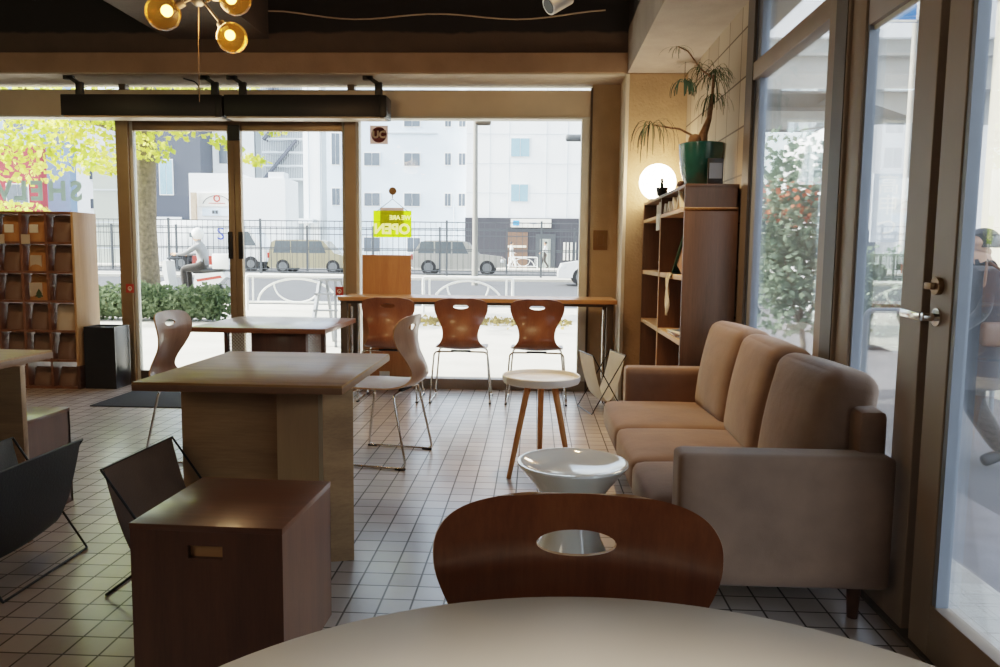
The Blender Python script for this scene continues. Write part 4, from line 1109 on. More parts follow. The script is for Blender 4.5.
# ------------------------------------------------------------------ vehicles
M['tyre'] = plain('tyre', '#1c1c1e', .8); M['hub'] = plain('hub', '#6f7174', .4, metal=.4)
M['carglass'] = plain('car glass', '#525b62', .12, spec=.7, noise=.1)
M['carchamp'] = plain('champagne car paint', '#a09578', .3, metal=.2, coat=.5, noise=.02)
M['carsilver'] = plain('silver car paint', '#a3a099', .3, metal=.2, coat=.5, noise=.02)
M['carwhite'] = plain('white car paint', '#e9e9e8', .3, coat=.5, noise=.02)
M['lightred'] = plain('tail lamp', '#b03020', .3); M['lamp'] = plain('head lamp', '#e8ecef', .15)
def car(name, lab, x0, y, L, body, roofline, mat, face=1, W=1.7, wr=.33):
    z = gz(y)-.1; t = thing(name, lab, 'car', (x0+L/2, y, z))
    fx = lambda u: x0 + (u if face == 1 else 1-u)*L
    part('body', MB().prism([(fx(u), z+h) for u, h in body], 'y', y-W/2, y+W/2), mat, t, ang=25)
    part('cabin', MB().prism([(fx(u), z+h) for u, h in roofline], 'y', y-W/2+.08, y+W/2-.08), mat, t, ang=25)
    # side windows split by pillars
    us = [u for u, h in roofline]; zb = min(h for u, h in roofline)+.05; zt = max(h for u, h in roofline)-.07
    a0, a1 = min(us)+.05, max(us)-.10
    n = 3
    for i in range(n):
        u0 = a0+(a1-a0)*i/n+.008; u1 = a0+(a1-a0)*(i+1)/n-.008
        s1 = .06 if i == n-1 else 0; s0 = .03 if i == 0 else 0
        part('side_window', MB().prism([(fx(u0), z+zb), (fx(u1), z+zb), (fx(u1-s1), z+zt), (fx(u0+s0), z+zt)], 'y', y-W/2+.065, y-W/2+.09), M['carglass'], t, smooth=False)
    for u in (.19, .80):
        for yy in (y-W/2-.01, y+W/2-.19):
            c = (fx(u), yy, z+wr)
            w = part('wheel', MB().tube([(c[0], yy, c[2]), (c[0], yy+.2, c[2])], wr, 24), M['tyre'], t)
            part('hub_cap', MB().tube([(c[0], yy-.006, c[2]), (c[0], yy+.01, c[2])], wr*.62, 20), M['hub'], w)
    part('head_lamp', MB().box(fx(.955)-.09, fx(.955)+.09, y-W/2-.006, y-W/2+.1, z+.62, z+.78, .02), M['lamp'], t)
    part('tail_lamp', MB().box(fx(.015)-.06, fx(.015)+.06, y-W/2-.006, y-W/2+.1, z+.72, z+.98, .02), M['lightred'], t)
    return t
car('car', 'champagne boxy minivan behind the black fence, seen through the right glass door', -12.9, 38, 4.0,
    [(0, .35), (.03, .95), (.82, .98), (.97, .82), (1, .6), (1, .28), (.05, .25)], [(.01, .92), (.04, 1.48), (.10, 1.60), (.60, 1.62), (.68, 1.55), (.82, .95)], M['carchamp'])
car('car', 'silver off road car parked behind the pale lamp pole', -5.95, 38, 4.6,
    [(0, .45), (.01, .98), (.10, 1.03), (.70, 1.03), (.93, .92), (.99, .75), (1, .4), (.5, .28), (.03, .32)], [(.02, .98), (.10, 1.55), (.16, 1.64), (.50, 1.66), (.58, 1.60), (.71, 1.0)], M['carsilver'], W=1.8, wr=.36)
car('car', 'white car driving in at the right edge of the right window', .85, 29, 4.2,
    [(0, .4), (.02, .85), (.8, .92), (.97, .8), (1, .5), (1, .3), (.03, .28)], [(.15, .85), (.28, 1.4), (.55, 1.42), (.72, .9)], M['carwhite'], face=-1)
# box truck
yT = 40; zT = gz(yT)-.1
t = thing('box_truck', 'white box truck with a blue S on its side, behind the scooter rider', 'truck', (-16.3, yT, zT))
part('cargo_box', MB().box(-18.8, -15.3, yT-1, yT+1, zT+.75, zT+2.55, .03), M['carwhite'], t)
part('chassis', MB().box(-18.6, -13.8, yT-.8, yT+.8, zT+.45, zT+.75), M['fence'], t, smooth=False)
part('cab', MB().prism([(-15.2, zT+.5), (-15.2, zT+2.2), (-14.5, zT+2.2), (-13.85, zT+1.3), (-13.65, zT+1.1), (-13.65, zT+.5)], 'y', yT-.95, yT+.95), M['carwhite'], t, ang=20)
part('side_window', MB().prism([(-15.0, zT+1.3), (-15.0, zT+2.0), (-14.5, zT+2.0), (-14.1, zT+1.3)], 'y', yT-.965, yT-.94), M['carglass'], t, smooth=False)
part('side_skirt', MB().box(-17.4, -15.4, yT-1.02, yT-.98, zT+.3, zT+.75), M['lightred'], t, smooth=False)
part('lettering', text_mb('S', .9, (-15.9, yT-1.02, zT+1.85)), plain('blue lettering', '#3048c0', .5), t, smooth=False)
for x in (-18.0, -14.4):
    for yy in (yT-.97, yT+.75):
        w = part('wheel', MB().tube([(x, yy, zT+.38), (x, yy+.22, zT+.38)], .38, 24), M['tyre'], t)
        part('hub_cap', MB().tube([(x, yy-.006, zT+.38), (x, yy+.01, zT+.38)], .2, 18), M['hub'], w)

# ------------------------------------------------------------------ buildings across the street
def bmat(n, c, rough=.8): return plain(n, c, rough, noise=.05, nscale=.4)
M['b_white'] = bmat('white render', '#dfe3e8'); M['b_blue'] = bmat('pale blue siding', '#cfdcea'); M['b_grey'] = bmat('grey panel', '#868e95')
M['b_dark'] = bmat('slate facade', '#464c59'); M['b_navy'] = bmat('blue grey facade', '#6f84a4'); M['b_red'] = bmat('red facade', '#9c2f38')
M['b_tile'] = bmat('white tile facade', '#eceef0'); M['b_base'] = bmat('dark stone base', '#38383f'); M['b_sky'] = bmat('sky blue facade', '#9fb4d0')
M['b_joint'] = bmat('facade joint', '#b9c2cc'); M['b_pale'] = bmat('pale shutter', '#9da29a')
M['pane'] = plain('building pane', '#59626e', .2, noise=.1, nscale=2); M['panedark'] = plain('dark pane', '#4a5058', .2, noise=.1)
M['panecy'] = plain('pale cyan pane', '#86a8bd', .25, noise=.05); M['trimw'] = plain('white trim', '#e9e9e9', .6)
def bld(lab, x0, x1, y, z0, z1, mat, wins=(), dep=2.5, pmat='pane', cat='building', name='building', roofm=None):
    t = thing(name, lab, cat, ((x0+x1)/2, y+dep/2, z0))
    part('wall', MB().box(x0, x1, y, y+dep, z0, z1), mat, t, smooth=False)
    for (a, b, c, d) in wins:
        w = part('window', MB().box(a-.06, b+.06, y-.04, y+.02, c-.06, d+.06), M['trimw'], t, smooth=False)
        part('pane', MB().box(a, (a+b)/2-.02, y-.07, y-.03, c, d).box((a+b)/2+.02, b, y-.06, y-.03, c, d), M[pmat], w, smooth=False)
    if roofm: part('parapet', MB().box(x0-.1, x1+.1, y-.1, y+dep, z1, z1+.3), roofm, t, smooth=False)
    return t
t = bld('red fronted building behind the yellow leaves at the left edge', -40, -32.3, 50, -.2, 7.9, M['b_red'], [(-34.5, -33.1, 4.2, 5.4), (-37.4, -36.0, 4.2, 5.4)], dep=.8)
part('ground_band', MB().box(-40, -32.3, 49.9, 50, -.2, 2.6), M['trimw'], t, smooth=False)
bld('tall pale blue building rising behind the red one', -47, -36, 58, -.2, 16, M['b_sky'], [(-44, -42.5, 10, 12), (-40, -38.5, 10, 12)])
t = bld('blue grey building next to the red one', -34.5, -32.7, 54, -.3, 12, M['b_navy'], [(-33.9, -33.2, 8.5, 10)], dep=.8)
t = bld('narrow white building with dark landings left of the grey wall', -33.4, -31.2, 56, -.4, 12, M['b_white'], [(-32.4, -31.9, 2, 2.7), (-32.4, -31.9, 4.2, 4.9), (-32.4, -31.9, 6.3, 7)], pmat='panedark')
t = bld('pale grey panel wall between the white building and the door', -27.6, -25.9, 48, -.2, 7.4, M['b_pale'], dep=.6)
part('joint', MB().box(-27.6, -25.9, 47.97, 48, 1.3, 1.36).box(-27.6, -25.9, 47.97, 48, 2.9, 2.96).box(-27.6, -25.9, 47.97, 48, 4.9, 4.96), M['b_joint'], t, smooth=False)
t = bld('dark slate building behind the tree trunk and scooter rider', -27.6, -23.75, 55, -.3, 13, M['b_dark'], [(-26.7, -25.8, 5.2, 7.6)], pmat='panecy')
part('lower_block', MB().box(-27.2, -25.2, 54.8, 55, -.3, 3.6), M['b_white'], t, smooth=False)
part('shop_front', MB().box(-25.1, -23.8, 54.8, 55, -.3, 3.4), M['fence'], t, smooth=False)
bld('white upper building over the box truck', -23.7, -20.6, 57, -.3, 13, M['b_white'], [(-23.2, -22.0, 7.6, 9.0), (-23.2, -22.0, 10, 11.2)])
t = bld('low white building with a red ringed sign behind the truck', -20.6, -17.6, 46, .3, 5.8, M['b_tile'])
sg = part('sign_board', MB().box(-20.0, -17.9, 45.9, 46, 3.85, 4.65), M['paper'], t, smooth=False)
ring = [(-18.9+.17*cos(a*pi/10), 45.88, 4.32+.17*sin(a*pi/10)) for a in range(20)]
part('sign_ring', MB().tube(ring, .04, 6, closed=True), M['red'], sg)
part('sign_arc', MB().tube([(-18.9+.9*cos(R(20+a*7)), 45.88, 3.75+.75*sin(R(20+a*7))) for a in range(21)], .02, 6), M['fence'], sg)
part('sign_line', MB().box(-19.4, -18.4, 45.88, 45.9, 4.02, 4.06), M['red'], sg, smooth=False)
sg = part('sign_board', MB().box(-19.8, -17.9, 45.9, 46, 3.3, 3.72), M['b_blue'], t, smooth=False)
part('sign_print', MB().box(-19.2, -19.05, 45.88, 45.9, 3.42, 3.62).box(-19.0, -18.85, 45.88, 45.9, 3.42, 3.62), M['fence'], sg, smooth=False)
part('post', MB().box(-20.4, -20.1, 45.7, 45.9, .3, 4.65), M['kraftlight'], t, smooth=False)
part('awning', MB().box(-19.8, -17.9, 45.6, 46, 2.7, 3.0), M['kraftdark'], t, smooth=False)
t = bld('blank white box shaped hut in the middle of the right glass door', -17.4, -14.5, 45, .4, 5.45, M['b_tile'])
part('roof_unit', MB().box(-15.5, -14.6, 45.1, 46, 5.45, 5.8), M['b_white'], t, smooth=False)
t = bld('grey building with an outside stair in the right glass door', -20.5, -16.2, 57, -.3, 15, M['b_grey'])
mb = MB()
for k in range(9): mb.box(-19.8+.0*k, -16.6, 56.3, 57, 6.4+k*.95, 6.52+k*.95)
mb2 = MB()
for k in range(3): mb2.bar((-19.6, 56.4, 6.4+k*2.8), (-17.2, 56.4, 9.2+k*2.8), .9, .16)
st = part('stair_landing', mb, M['b_joint'], t, smooth=False); part('stair_flight', mb2, M['b_dark'], t, smooth=False)
mb = MB()
for k in range(26): mb.box(-19.8+k*.125, -19.77+k*.125, 56.28, 56.3, 6.4, 14.5)
part('stair_screen', mb, M['b_joint'], t, smooth=False)
t = bld('white stair tower beside the pale blue building', -16.1, -14.55, 54, -.2, 16, M['b_tile'])
part('drain_pipe', MB().tube([(-15.7, 53.9, 0), (-15.7, 53.9, 15)], .06, 8).tube([(-14.9, 53.9, 0), (-14.9, 53.9, 15)], .06, 8), M['b_joint'], t)
part('canopy', MB().box(-17.6, -15.2, 53, 54, 3.2, 3.5), M['b_white'], t, smooth=False)
bld('narrow grey recess wall left of the pale blue building', -14.55, -13.45, 53, -.2, 16, M['b_grey'])
W_ = [(-10.96, -9.98, 6.75, 7.54), (-8.4, -7.4, 6.75, 7.54), (-10.96, -9.98, 4.22, 5.02), (-8.4, -7.4, 4.22, 5.02), (-5.8, -5.42, 6.82, 7.55), (-4.91, -4.5, 6.82, 7.55), (-5.8, -5.42, 4.25, 5.03), (-4.91, -4.5, 4.25, 5.03),
      (-8.4, -7.4, 9.2, 10.0), (-5.8, -5.42, 9.2, 10), (-4.91, -4.5, 9.2, 10), (-13.05, -12.55, 6.8, 8.75), (-13.05, -12.55, 4.25, 5.3), (-11.0, -10, 1.3, 2.2), (-8.2, -7.4, 1.3, 2.2)]
t = bld('pale blue apartment building with small grey windows in the right window', -13.4, -4.42, 50, 0, 14, M['b_blue'], W_)
part('drain_pipe', MB().tube([(-5.2, 49.93, 0), (-5.2, 49.93, 4.2)], .05, 8).tube([(-12.0, 49.93, 0), (-12.0, 49.93, 14)], .05, 8), M['b_joint'], t)
part('ledge', MB().box(-9.5, -6.3, 49.9, 50, 8.75, 8.83), M['b_joint'], t, smooth=False)
t = bld('white tiled building with a dark ground floor in the right window', -4.35, 9, 49, 0, 14, M['b_tile'], [(-1.58, -.45, 7.25, 8.35), (-1.55, -.5, 4.5, 5.55)], pmat='panecy')
mb = MB()
for z in (5.0, 6.8, 8.6, 10.4): mb.box(-4.35, 9, 48.985, 49, z, z+.03)
for x in (-2.9, -1.7, .6, 1.9, 3.2): mb.box(x, x+.03, 48.985, 49, 3.5, 14)
part('tile_joint', mb, M['b_joint'], t, smooth=False)
part('ground_floor', MB().box(-4.4, 9, 48.85, 49, 0, 3.48), M['b_base'], t, smooth=False)
sg = part('sign_board', MB().box(-1.53, .97, 48.7, 48.85, 2.9, 3.42), M['paper'], t, smooth=False)
part('sign_print', MB().box(-1.4, -1.0, 48.68, 48.7, 3.0, 3.32), plain('blue mark', '#4a90d0', .5), sg, smooth=False)
part('sign_print', MB().box(-.35, .05, 48.68, 48.7, 3.12, 3.2), M['b_navy'], sg, smooth=False)
part('shutter', MB().box(-1.83, -.45, 48.8, 48.85, .2, 2.6), M['kraftdark'], t, smooth=False)
part('counter_light', MB().box(-1.7, -.55, 48.75, 48.8, 1.65, 1.78), M['cream'], t, smooth=False)
dd = part('doorway', MB().box(.04, 1.27, 48.8, 48.85, .2, 2.5), M['fence'], t, smooth=False)
part('lit_opening', MB().box(.3, .95, 48.77, 48.8, .25, 2.2), M['b_pale'], dd, smooth=False)
mb = MB()
for k in range(4): mb.box(1.75+k*.22, 1.87+k*.22, 48.78, 48.85, .9, 2.0)
part('posters', mb, M['paper'], t, smooth=False)

# ------------------------------------------------------------------ outside on the right
RG = 2.62
r = random.Random(21)
t = thing('flowering_shrub', 'tall grey green shrub with red flowers outside the side window', 'shrub', (2.68, 8.0, -.2))
part('stem', MB().tube([(2.72, 8, -.2), (2.74, 8, .3), (2.68, 8, .8), (2.62, 8, 1.5)], [.035, .03, .022, .012], 10), M['bark2'], t)
for q in ((2.45, 7.8, 1.2), (2.95, 8.1, 1.1), (2.5, 8.2, 1.7), (2.85, 7.8, 1.7)):
    part('branch', MB().tube([(2.72, 8, .45), ((2.72+q[0])/2, (8+q[1])/2, .75), q], [.018, .014, .008], 8), M['bark2'], t)
mb = MB()
for q, n in (((2.6, 8, 1.05), 1500), ((2.55, 8, 1.5), 1500), ((2.7, 8, 1.9), 900), ((2.6, 8, .75), 500), ((2.5, 8, 2.15), 250)):
    leaves(mb, q, (.46, .4, .36), n, .075, r)
part('foliage', mb, M['shrub'], t, smooth=False)
mb = MB()
leaves(mb, (2.55, 7.85, 1.75), (.42, .3, .26), 170, .06, r)
part('flowers', mb, M['redleaf'], t, smooth=False)
hedge('hedge', 'grey green hedge along the side yard seen through the side light', 4.3, 7.0, 11.6, 12.4, -.18, 1.45, 3800, M['shrub'], .085, seed=8)
M['cwall'] = plain('cream rendered wall', '#b3ad9c', .9, noise=.08, nscale=2, bump=.3, bscale=30)
t = thing('building', 'cream rendered building beyond the person at the right edge', 'building', (6.4, 7.6, -.2))
part('wall', MB().box(4.75, 8.2, 6.6, 8.6, -.2, 6.5), M['cwall'], t, smooth=False)
part('plinth', MB().box(4.7, 8.2, 6.55, 8.6, -.2, .75), M['kerb'], t, smooth=False)
part('ledge', MB().box(4.7, 8.2, 6.55, 8.6, 3.9, 4.0), M['kerb'], t, smooth=False)
t = bld('white building with a vertical sign seen through the side light', 6.2, 11, 17, -.1, 4.0, M['b_tile'], [(6.6, 7.2, 1.2, 1.8)], dep=3.2)
sg = part('sign_board', MB().box(6.95, 7.55, 16.6, 16.66, 1.55, 2.95), M['b_joint'], t, smooth=False)
part('lettering', text_mb('高', .44, (7.25, 16.58, 2.70)), M['paper'], sg, smooth=False)
part('lettering', text_mb('申', .44, (7.25, 16.58, 2.28)), M['paper'], sg, smooth=False)
part('lettering', text_mb('つ', .44, (7.25, 16.58, 1.84)), M['paper'], sg, smooth=False)
M['ovp'] = plain('overpass concrete', '#9a9a96', .9, noise=.12, nscale=.8, bump=.3, bscale=12)
t = thing('overpass', 'grey concrete elevated road above the side yard', 'overpass', (9, 24, 0))
part('deck', MB().box(3.2, 30, 21, 30, 6.4, 6.8), M['ovp'], t, smooth=False)
part('girder', MB().box(3.4, 30, 21.2, 21.8, 5.6, 6.4), M['ovp'], t, smooth=False)
part('girder', MB().box(3.4, 30, 23.2, 23.8, 5.5, 6.4), M['ovp'], t, smooth=False)
part('cross_beam', MB().box(3.0, 30, 22.4, 22.9, 4.75, 5.25), M['ovp'], t, smooth=False)
part('parapet', MB().box(3.2, 30, 20.8, 21.0, 6.8, 7.7), M['b_white'], t, smooth=False)
part('pier', MB().prism([(11, -.1), (13, -.1), (13, 4.8), (15, 5.6), (8, 5.6), (11, 4.6)], 'y', 21.6, 23.4), M['ovp'], t, smooth=False)
part('pier', MB().box(3.2, 4.2, 21.6, 23.4, -.1, 5.6), M['b_white'], t, smooth=False)
t = thing('road_sign', 'blue road sign high above the yard, cut by the side light frame', 'sign', (6.2, 13.9, 0))
part('pole', MB().tube([(6.45, 14.1, 0), (6.45, 14.1, 5.9)], .05, 12), M['kerb'], t)
part('panel', MB().box(5.75, 6.42, 13.95, 13.98, 5.2, 5.85), plain('blue sign', '#2f6fc0', .5), t, smooth=False)
part('border', MB().box(5.75, 6.42, 13.93, 13.95, 5.2, 5.235).box(5.75, 6.42, 13.93, 13.95, 5.815, 5.85).box(5.75, 5.785, 13.93, 13.95, 5.2, 5.85).box(6.385, 6.42, 13.93, 13.95, 5.2, 5.85), M['paper'], t, smooth=False)
part('arrow', MB().prism([(5.95, 5.4), (6.2, 5.4), (6.2, 5.65)], 'y', 13.92, 13.95), M['paper'], t, smooth=False)
t = thing('shelter_rail', 'low metal rail outside the glass side door behind the person', 'railing', (3.6, 6.2, -.2))
part('rail', MB().tube([(2.6, 6.2, -.2), (2.6, 6.2, .80), (4.6, 6.2, .80), (4.6, 6.2, -.2)], .022, 10, .06), M['alu'], t)
part('post', MB().tube([(3.6, 6.2, -.2), (3.6, 6.2, .8)], .02, 10), M['alu'], t)
# ------------------------------------------------------------------ people
BASE = {'pelvis': ((0, 0, .95), (.155, .115)), 'belly': ((0, .005, 1.08), (.135, .105)), 'chest': ((0, .0, 1.27), (.155, .115)), 'neckb': ((0, -.015, 1.44), (.07, .065)), 'neck': ((0, -.005, 1.50), (.054, .056)),
        'jaw': ((0, .02, 1.565), (.064, .074)), 'head': ((0, .008, 1.655), (.080, .095)), 'crown': ((0, -.002, 1.715), (.058, .068)), 'nose': ((0, .118, 1.625), (.014, .016))}
def side(s):
    return {'sho': ((s*.175, -.005, 1.405), (.064, .062)), 'elb': ((s*.225, -.03, 1.13), (.045, .045)), 'wri': ((s*.235, .05, .895), (.030, .026)), 'palm': ((s*.235, .075, .835), (.022, .038)),
            'hip': ((s*.092, 0, .90), (.095, .10)), 'knee': ((s*.10, .025, .50), (.074, .076)), 'ank': ((s*.10, -.02, .10), (.058, .062)), 'heel': ((s*.10, -.03, .045), (.040, .042)), 'toe': ((s*.112, .16, .035), (.042, .030)),
            'ear': ((s*.086, -.005, 1.635), (.012, .022))}
def person(lab, loc, rz, H, mats, pose=None, hair=None, hat=None, sub=2, face=False):
    """mats: skin, upper, lower, shoe"""
    t = thing('person', lab, 'person', loc, rz)
    J = {k: [Vector(v[0]), v[1]] for k, v in BASE.items()}
    for s, n in ((-1, 'R'), (1, 'L')):
        for k, v in side(s).items(): J[k+n] = [Vector(v[0]), v[1]]
    for k, p in (pose or {}).items(): J[k][0] = Vector(p)
    E = [('pelvis', 'belly', 1), ('belly', 'chest', 1), ('chest', 'neckb', 1), ('neckb', 'neck', 0), ('neck', 'jaw', 0), ('jaw', 'head', 0), ('head', 'crown', 0), ('jaw', 'nose', 0)]
    for n in 'RL':
        E += [('chest', 'sho'+n, 1), ('sho'+n, 'elb'+n, 1), ('elb'+n, 'wri'+n, 1), ('wri'+n, 'palm'+n, 0), ('pelvis', 'hip'+n, 2), ('hip'+n, 'knee'+n, 2), ('knee'+n, 'ank'+n, 2), ('ank'+n, 'heel'+n, 3), ('heel'+n, 'toe'+n, 3), ('head', 'ear'+n, 0)]
        w, p = J['wri'+n][0], J['palm'+n][0]
        d = (p-w).normalized(); fw = Vector((0, 1, 0)) - d*d.y; fw.normalize(); sd = d.cross(fw)
        sg = 1 if n == 'L' else -1
        for i, (o, L) in enumerate(((.028, .070), (.010, .080), (-.009, .074), (-.026, .058))):
            a = p + fw*o + d*.015; b = a + d*L*.55 + sd*(.004*sg); c = a + d*L*.92 + sd*(-.012*sg) 
            J[f'f{i}a{n}'] = [a, (.0095, .0095)]; J[f'f{i}b{n}'] = [b, (.0085, .0085)]; J[f'f{i}c{n}'] = [c, (.007, .007)]
            E += [('palm'+n, f'f{i}a{n}', 0), (f'f{i}a{n}', f'f{i}b{n}', 0), (f'f{i}b{n}', f'f{i}c{n}', 0)]
        a = w + (p-w)*.55 + fw*.03; b = a + fw*.022 + d*.03
        J['ta'+n] = [a, (.011, .011)]; J['tb'+n] = [b, (.009, .009)]
        E += [('palm'+n, 'ta'+n, 0), ('ta'+n, 'tb'+n, 0)]
    names = list(J); idx = {k: i for i, k in enumerate(names)}; sc = H/1.78
    me = bpy.data.meshes.new('body'); me.from_pydata([J[k][0]*sc for k in names], [(idx[a], idx[b]) for a, b, _ in E], []); me.update()
    o = bpy.data.objects.new('tmp_body', me); COL.objects.link(o)
    o.modifiers.new('skin', 'SKIN')
    for k in names:
        sv = me.skin_vertices[0].data[idx[k]]; g = 1. if k[0] == 'f' or k[:2] in ('ta', 'tb') or k[:4] in ('nose', 'earL', 'earR') else 1.22
        sv.radius = (J[k][1][0]*sc*g, J[k][1][1]*sc*g)
        sv.use_root = (k == 'pelvis')
    sb = o.modifiers.new('sub', 'SUBSURF'); sb.levels = sub; sb.render_levels = sub
    dg = bpy.context.evaluated_depsgraph_get(); dg.update()
    res = bpy.data.meshes.new_from_object(o.evaluated_get(dg)); bpy.data.objects.remove(o)
    res.materials.clear()
    for m in mats: res.materials.append(m)
    segs = [(J[a][0]*sc, J[b][0]*sc, m, (max(J[a][1])+max(J[b][1]))*.5*sc) for a, b, m in E]
    for f in res.polygons:
        c = f.center; best = 9; bi = 0
        for a, b, m, rr in segs:
            ab = b-a; u = max(0, min(1, (c-a).dot(ab)/max(1e-9, ab.length_squared))); q = (c-(a+ab*u)).length - rr*.9
            if q < best: best = q; bi = m
        f.material_index = bi; f.use_smooth = True
    res.update(); link('body', res, t)
    hd = J['head'][0]*sc
    if hair:
        mb = MB(); prof = []
        rows = []
        for i in range(9):
            th_ = pi*.5*i/8*1.25
            rows.append([hd + Vector((.110*sc*sin(th_)*cos(2*pi*k/24), -.025*sc + .118*sc*sin(th_)*sin(2*pi*k/24)*(.72 if sin(2*pi*k/24) > 0 and i > 4 else 1), -.004*sc + .104*sc*cos(th_))) for k in range(24)])
        part('hair', mb.grid(rows, 0, True), hair, t, local=True)
    if hat:
        part('helmet', MB().sphere(tuple(hd + Vector((0, -.01, .03))*sc), .145*sc, 28, 18), hat, t, local=True)
        part('visor', MB().prism([(.03*sc, -.06*sc), (.15*sc, -.05*sc), (.155*sc, .03*sc), (.05*sc, .05*sc)], 'x', -.10*sc, .10*sc), M['carglass'], t, local=True).location = hd
    if face:
        for s in (-1, 1):
            part('eye', MB().sphere(tuple(hd + Vector((s*.032, .083, -.012))*sc), .011*sc, 10, 8), M['black'], t, local=True)
        part('mouth', MB().tube([hd + Vector((-.022, .082, -.075))*sc, hd + Vector((0, .090, -.077))*sc, hd + Vector((.022, .082, -.075))*sc], .005*sc, 6), M['lightred'], t, local=True)
    return t
M['coat'] = fabric('charcoal coat', '#222226', '#333338'); M['trouser'] = fabric('dark trousers', '#262220', '#38332f'); M['shoe'] = plain('dark shoe', '#2c2a2a', .6)
M['hair'] = plain('black hair', '#1c1816', .6, noise=.3, nscale=60); M['whitecoat'] = fabric('white coat', '#dcdad4', '#efeeea'); M['greyjacket'] = fabric('grey jacket', '#6d6d70', '#8a8a8c')
WALK = {'kneeL': (.09, .20, .53), 'ankL': (.09, .30, .11), 'heelL': (.09, .28, .055), 'toeL': (.10, .46, .07), 'kneeR': (-.09, .04, .50), 'ankR': (-.09, -.20, .15), 'heelR': (-.09, -.24, .11), 'toeR': (-.10, -.06, .035),
        'elbR': (-.215, .06, 1.14), 'wriR': (-.21, .24, 1.0), 'palmR': (-.205, .29, .985), 'elbL': (.215, -.10, 1.14), 'wriL': (.225, -.06, .90), 'palmL': (.225, -.04, .845)}
p = person('person in a charcoal coat walking past outside the glass side door', (3.0, 5.42, -.2), R(88), 1.64, [M['skin'], M['coat'], M['trouser'], M['shoe']], WALK, hair=M['hair'], sub=2, face=True)
rows = []
for z, rx, ry, oy in ((1.36, .10, .085, 0), (1.33, .19, .115, 0), (1.2, .235, .17, .0), (1.0, .225, .17, .0), (.85, .235, .19, .02), (.68, .25, .225, .05), (.55, .26, .24, .06)):
    rows.append([(rx*cos(2*pi*k/32), oy + ry*sin(2*pi*k/32)*(1+.03*sin(5*2*pi*k/32)), z) for k in range(32)])
part('coat', MB().grid(rows, 0, True), M['coat'], p, local=True)
part('shoulder_bag', MB().cushion((-.24, -.02, .92), (.04, .10, .08), .03, n=5).tube([(-.22, -.10, 1.02), (-.19, -.05, 1.33), (-.10, 0, 1.40), (-.19, .05, 1.33), (-.22,   .08, 1.02)], .010, 8), M['kraftdark'], p, local=True)
person('pedestrian in a long white coat across the street', (-1.42, 47.4, gz(47.4)+.0), R(-80), 1.62, [M['skin'], M['whitecoat'], M['whitecoat'], M['shoe']], WALK, hair=M['hair'], sub=1)
person('pedestrian in white top and dark trousers by the doorway across the street', (.62, 47.6, gz(47.6)+.0), R(80), 1.66, [M['skin'], M['whitecoat'], M['trouser'], M['shoe']], WALK, hair=M['hair'], sub=1)

# delivery scooter with rider, facing left
sx, sy = -8.1, 18.0; sz = gz(sy)-.1
t = thing('motor_scooter', 'white motor scooter on the road behind the hedge', 'scooter', (sx, sy, sz), R(90))
for y in (.64, -.60):
    w = part('wheel', MB().tube([(-.05, y, .23), (.05, y, .23)], .23, 26), M['tyre'], t, local=True)
    part('hub', MB().tube([(-.055, y, .23), (.055, y, .23)], .12, 18), M['hub'], w, local=True)
part('front_shield', MB().prism([(.38, .30), (.46, .32), (.56, .78), (.52, 1.0), (.46, .98), (.44, .7)], 'x', -.22, .22), M['carwhite'], t, local=True)
part('front_fender', MB().prism([(.40, .42), (.60, .50), (.80, .44), (.88, .30), (.70, .40), (.55, .40)], 'x', -.09, .09), M['carwhite'], t, local=True)
part('footboard', MB().box(-.2, .2, -.15, .44, .26, .33, .02), M['fence'], t, local=True)
part('rear_body', MB().prism([(-.12, .30), (-.20, .68), (-.85, .74), (-.92, .62), (-.70, .42), (-.35, .30)], 'x', -.17, .17), M['carwhite'], t, local=True)
part('red_stripe', MB().prism([(-.25, .50), (-.22, .56), (-.80, .66), (-.84, .60)], 'x', -.175, .175), M['lightred'], t, local=True)
part('seat', MB().cushion((0, -.46, .75), (.14, .36, .06), .045, n=5), M['black'], t, local=True)
part('handlebar', MB().tube([(-.33, .36, 1.04), (-.12, .44, 1.05), (.12, .44, 1.05), (.33, .36, 1.04)], .018, 10, .08).tube([(0, .47, 1.05), (0, .60, .45), (0, .64, .23)], .03, 10), M['fence'], t, local=True)
part('head_lamp', MB().sphere((0, .57, .86), .08, 16, 10), M['lamp'], t, local=True)
part('rear_box', MB().box(-.22, .22, -1.02, -.62, .80, 1.16, .03), M['carwhite'], t, local=True)
RIDE = {'pelvis': (0, -.05, .78), 'belly': (0, -.02, .92), 'chest': (0, .03, 1.11), 'neckb': (0, .06, 1.28), 'neck': (0, .075, 1.335), 'jaw': (0, .105, 1.395), 'head': (0, .095, 1.485), 'crown': (0, .085, 1.545), 'nose': (0, .205, 1.455)}
for s, n in ((-1, 'R'), (1, 'L')):
    RIDE.update({'sho'+n: (s*.175, .04, 1.24), 'elb'+n: (s*.30, .24, 1.06), 'wri'+n: (s*.29, .46, 1.03), 'palm'+n: (s*.285, .53, 1.04), 'hip'+n: (s*.10, -.02, .74), 'knee'+n: (s*.14, .40, .70), 'ank'+n: (s*.13, .36, .30), 'heel'+n: (s*.13, .34, .24), 'toe'+n: (s*.14, .52, .225), 'ear'+n: (s*.086, .082, 1.465)})
t2 = person('scooter rider in a grey jacket and white helmet, seated on the white scooter', (sx + .30, sy, sz + .10), R(90), 1.78, [M['skin'], M['greyjacket'], M['trouser'], M['shoe']], RIDE, hat=M['carwhite'], sub=1)

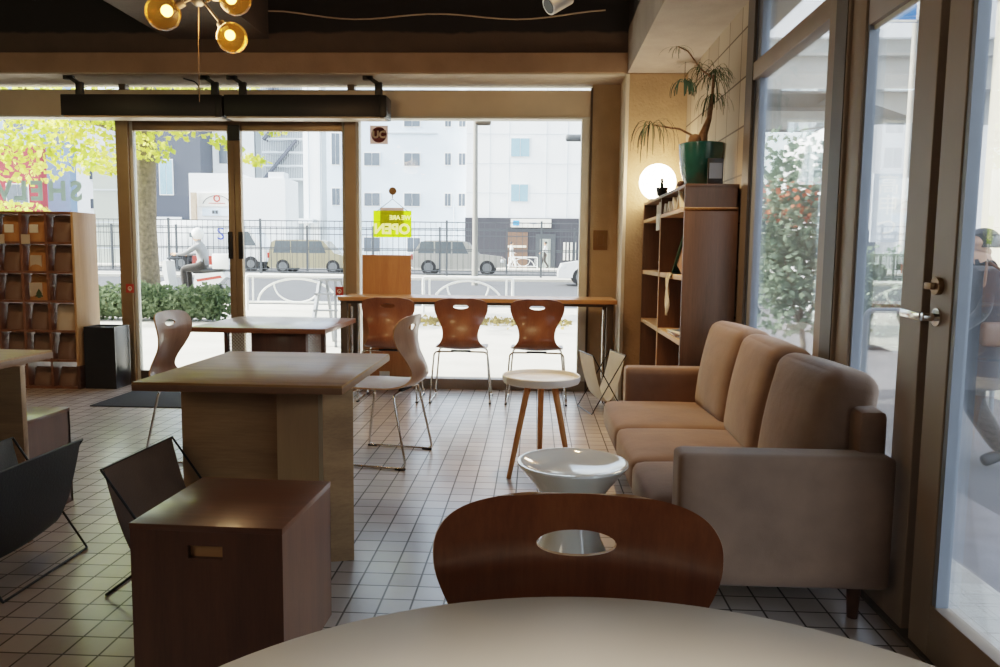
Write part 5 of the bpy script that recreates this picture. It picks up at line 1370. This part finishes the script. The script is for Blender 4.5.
# ------------------------------------------------------------------ light
wld = bpy.data.worlds.new('sky'); scn.world = wld; wld.use_nodes = True
n = wld.node_tree.nodes; l = wld.node_tree.links; bg = n['Background']
sk = n.new('ShaderNodeTexSky'); sk.sky_type = 'NISHITA'; sk.sun_disc = False; sk.sun_elevation = R(38); sk.sun_rotation = R(-100)
sk.air_density = 1.2; sk.dust_density = 2.5; sk.ozone_density = 1.
hs = n.new('ShaderNodeHueSaturation'); hs.inputs['Saturation'].default_value = .55
l.new(sk.outputs[0], hs.inputs['Color']); l.new(hs.outputs[0], bg.inputs[0]); bg.inputs[1].default_value = .88
def lamp(kind, name, loc, energy, col, **k):
    d = bpy.data.lights.new(name, kind); d.energy = energy; d.color = col
    tgt = k.pop('target', None)
    for a, b in k.items(): setattr(d, a, b)
    o = bpy.data.objects.new(name, d); COL.objects.link(o); o.location = loc
    if tgt is not None: o.rotation_euler = (Vector(tgt)-Vector(loc)).to_track_quat('-Z', 'Y').to_euler()
    return o
lamp('SUN', 'sun_lamp', (-20, 0, 30), 15., (1, .95, .86), angle=R(.6), target=(-20+.78*30, .05*30, 30-.68*30))
W1 = (1., .62, .30)
lamp('SPOT', 'ceiling_spot_sofa', (.1, 4.5, 3.2), 220, W1, spot_size=R(62), spot_blend=.8, shadow_soft_size=.06, target=(.8, 4.35, .5))
lamp('SPOT', 'ceiling_spot_counter', (-.6, 4.9, 3.2), 120, W1, spot_size=R(80), spot_blend=.8, shadow_soft_size=.3, target=(-.6, 6.1, .7))
lamp('SPOT', 'ceiling_spot_shelf', (-3.6, 4.9, 3.2), 50, W1, spot_size=R(80), spot_blend=.8, shadow_soft_size=.06, target=(-4.0, 6.4, .9))
lamp('POINT', 'ceiling_glow', (-1.6, 3.8, 2.3), 14, W1, shadow_soft_size=.1)
lamp('POINT', 'added_fill_rear', (-3.3, -1.2, 2.3), 38, (1., .80, .58), shadow_soft_size=.5)  # unseen fill added behind the camera to lift the dark furniture fronts
lamp('POINT', 'added_fill_left', (-5.2, 2.4, 2.5), 18, (1., .88, .42), shadow_soft_size=.5)  # unseen yellowish fill added to brighten and tint the left side
lamp('SPOT', 'ceiling_spot_table', (.1, .1, 3.2), 330, (1., .88, .74), spot_size=R(30), spot_blend=.9, shadow_soft_size=.1, target=(.1, .33, .7))
scn.view_settings.view_transform = 'Filmic'
scn.view_settings.look = 'Medium Contrast'
scn.view_settings.exposure = .5
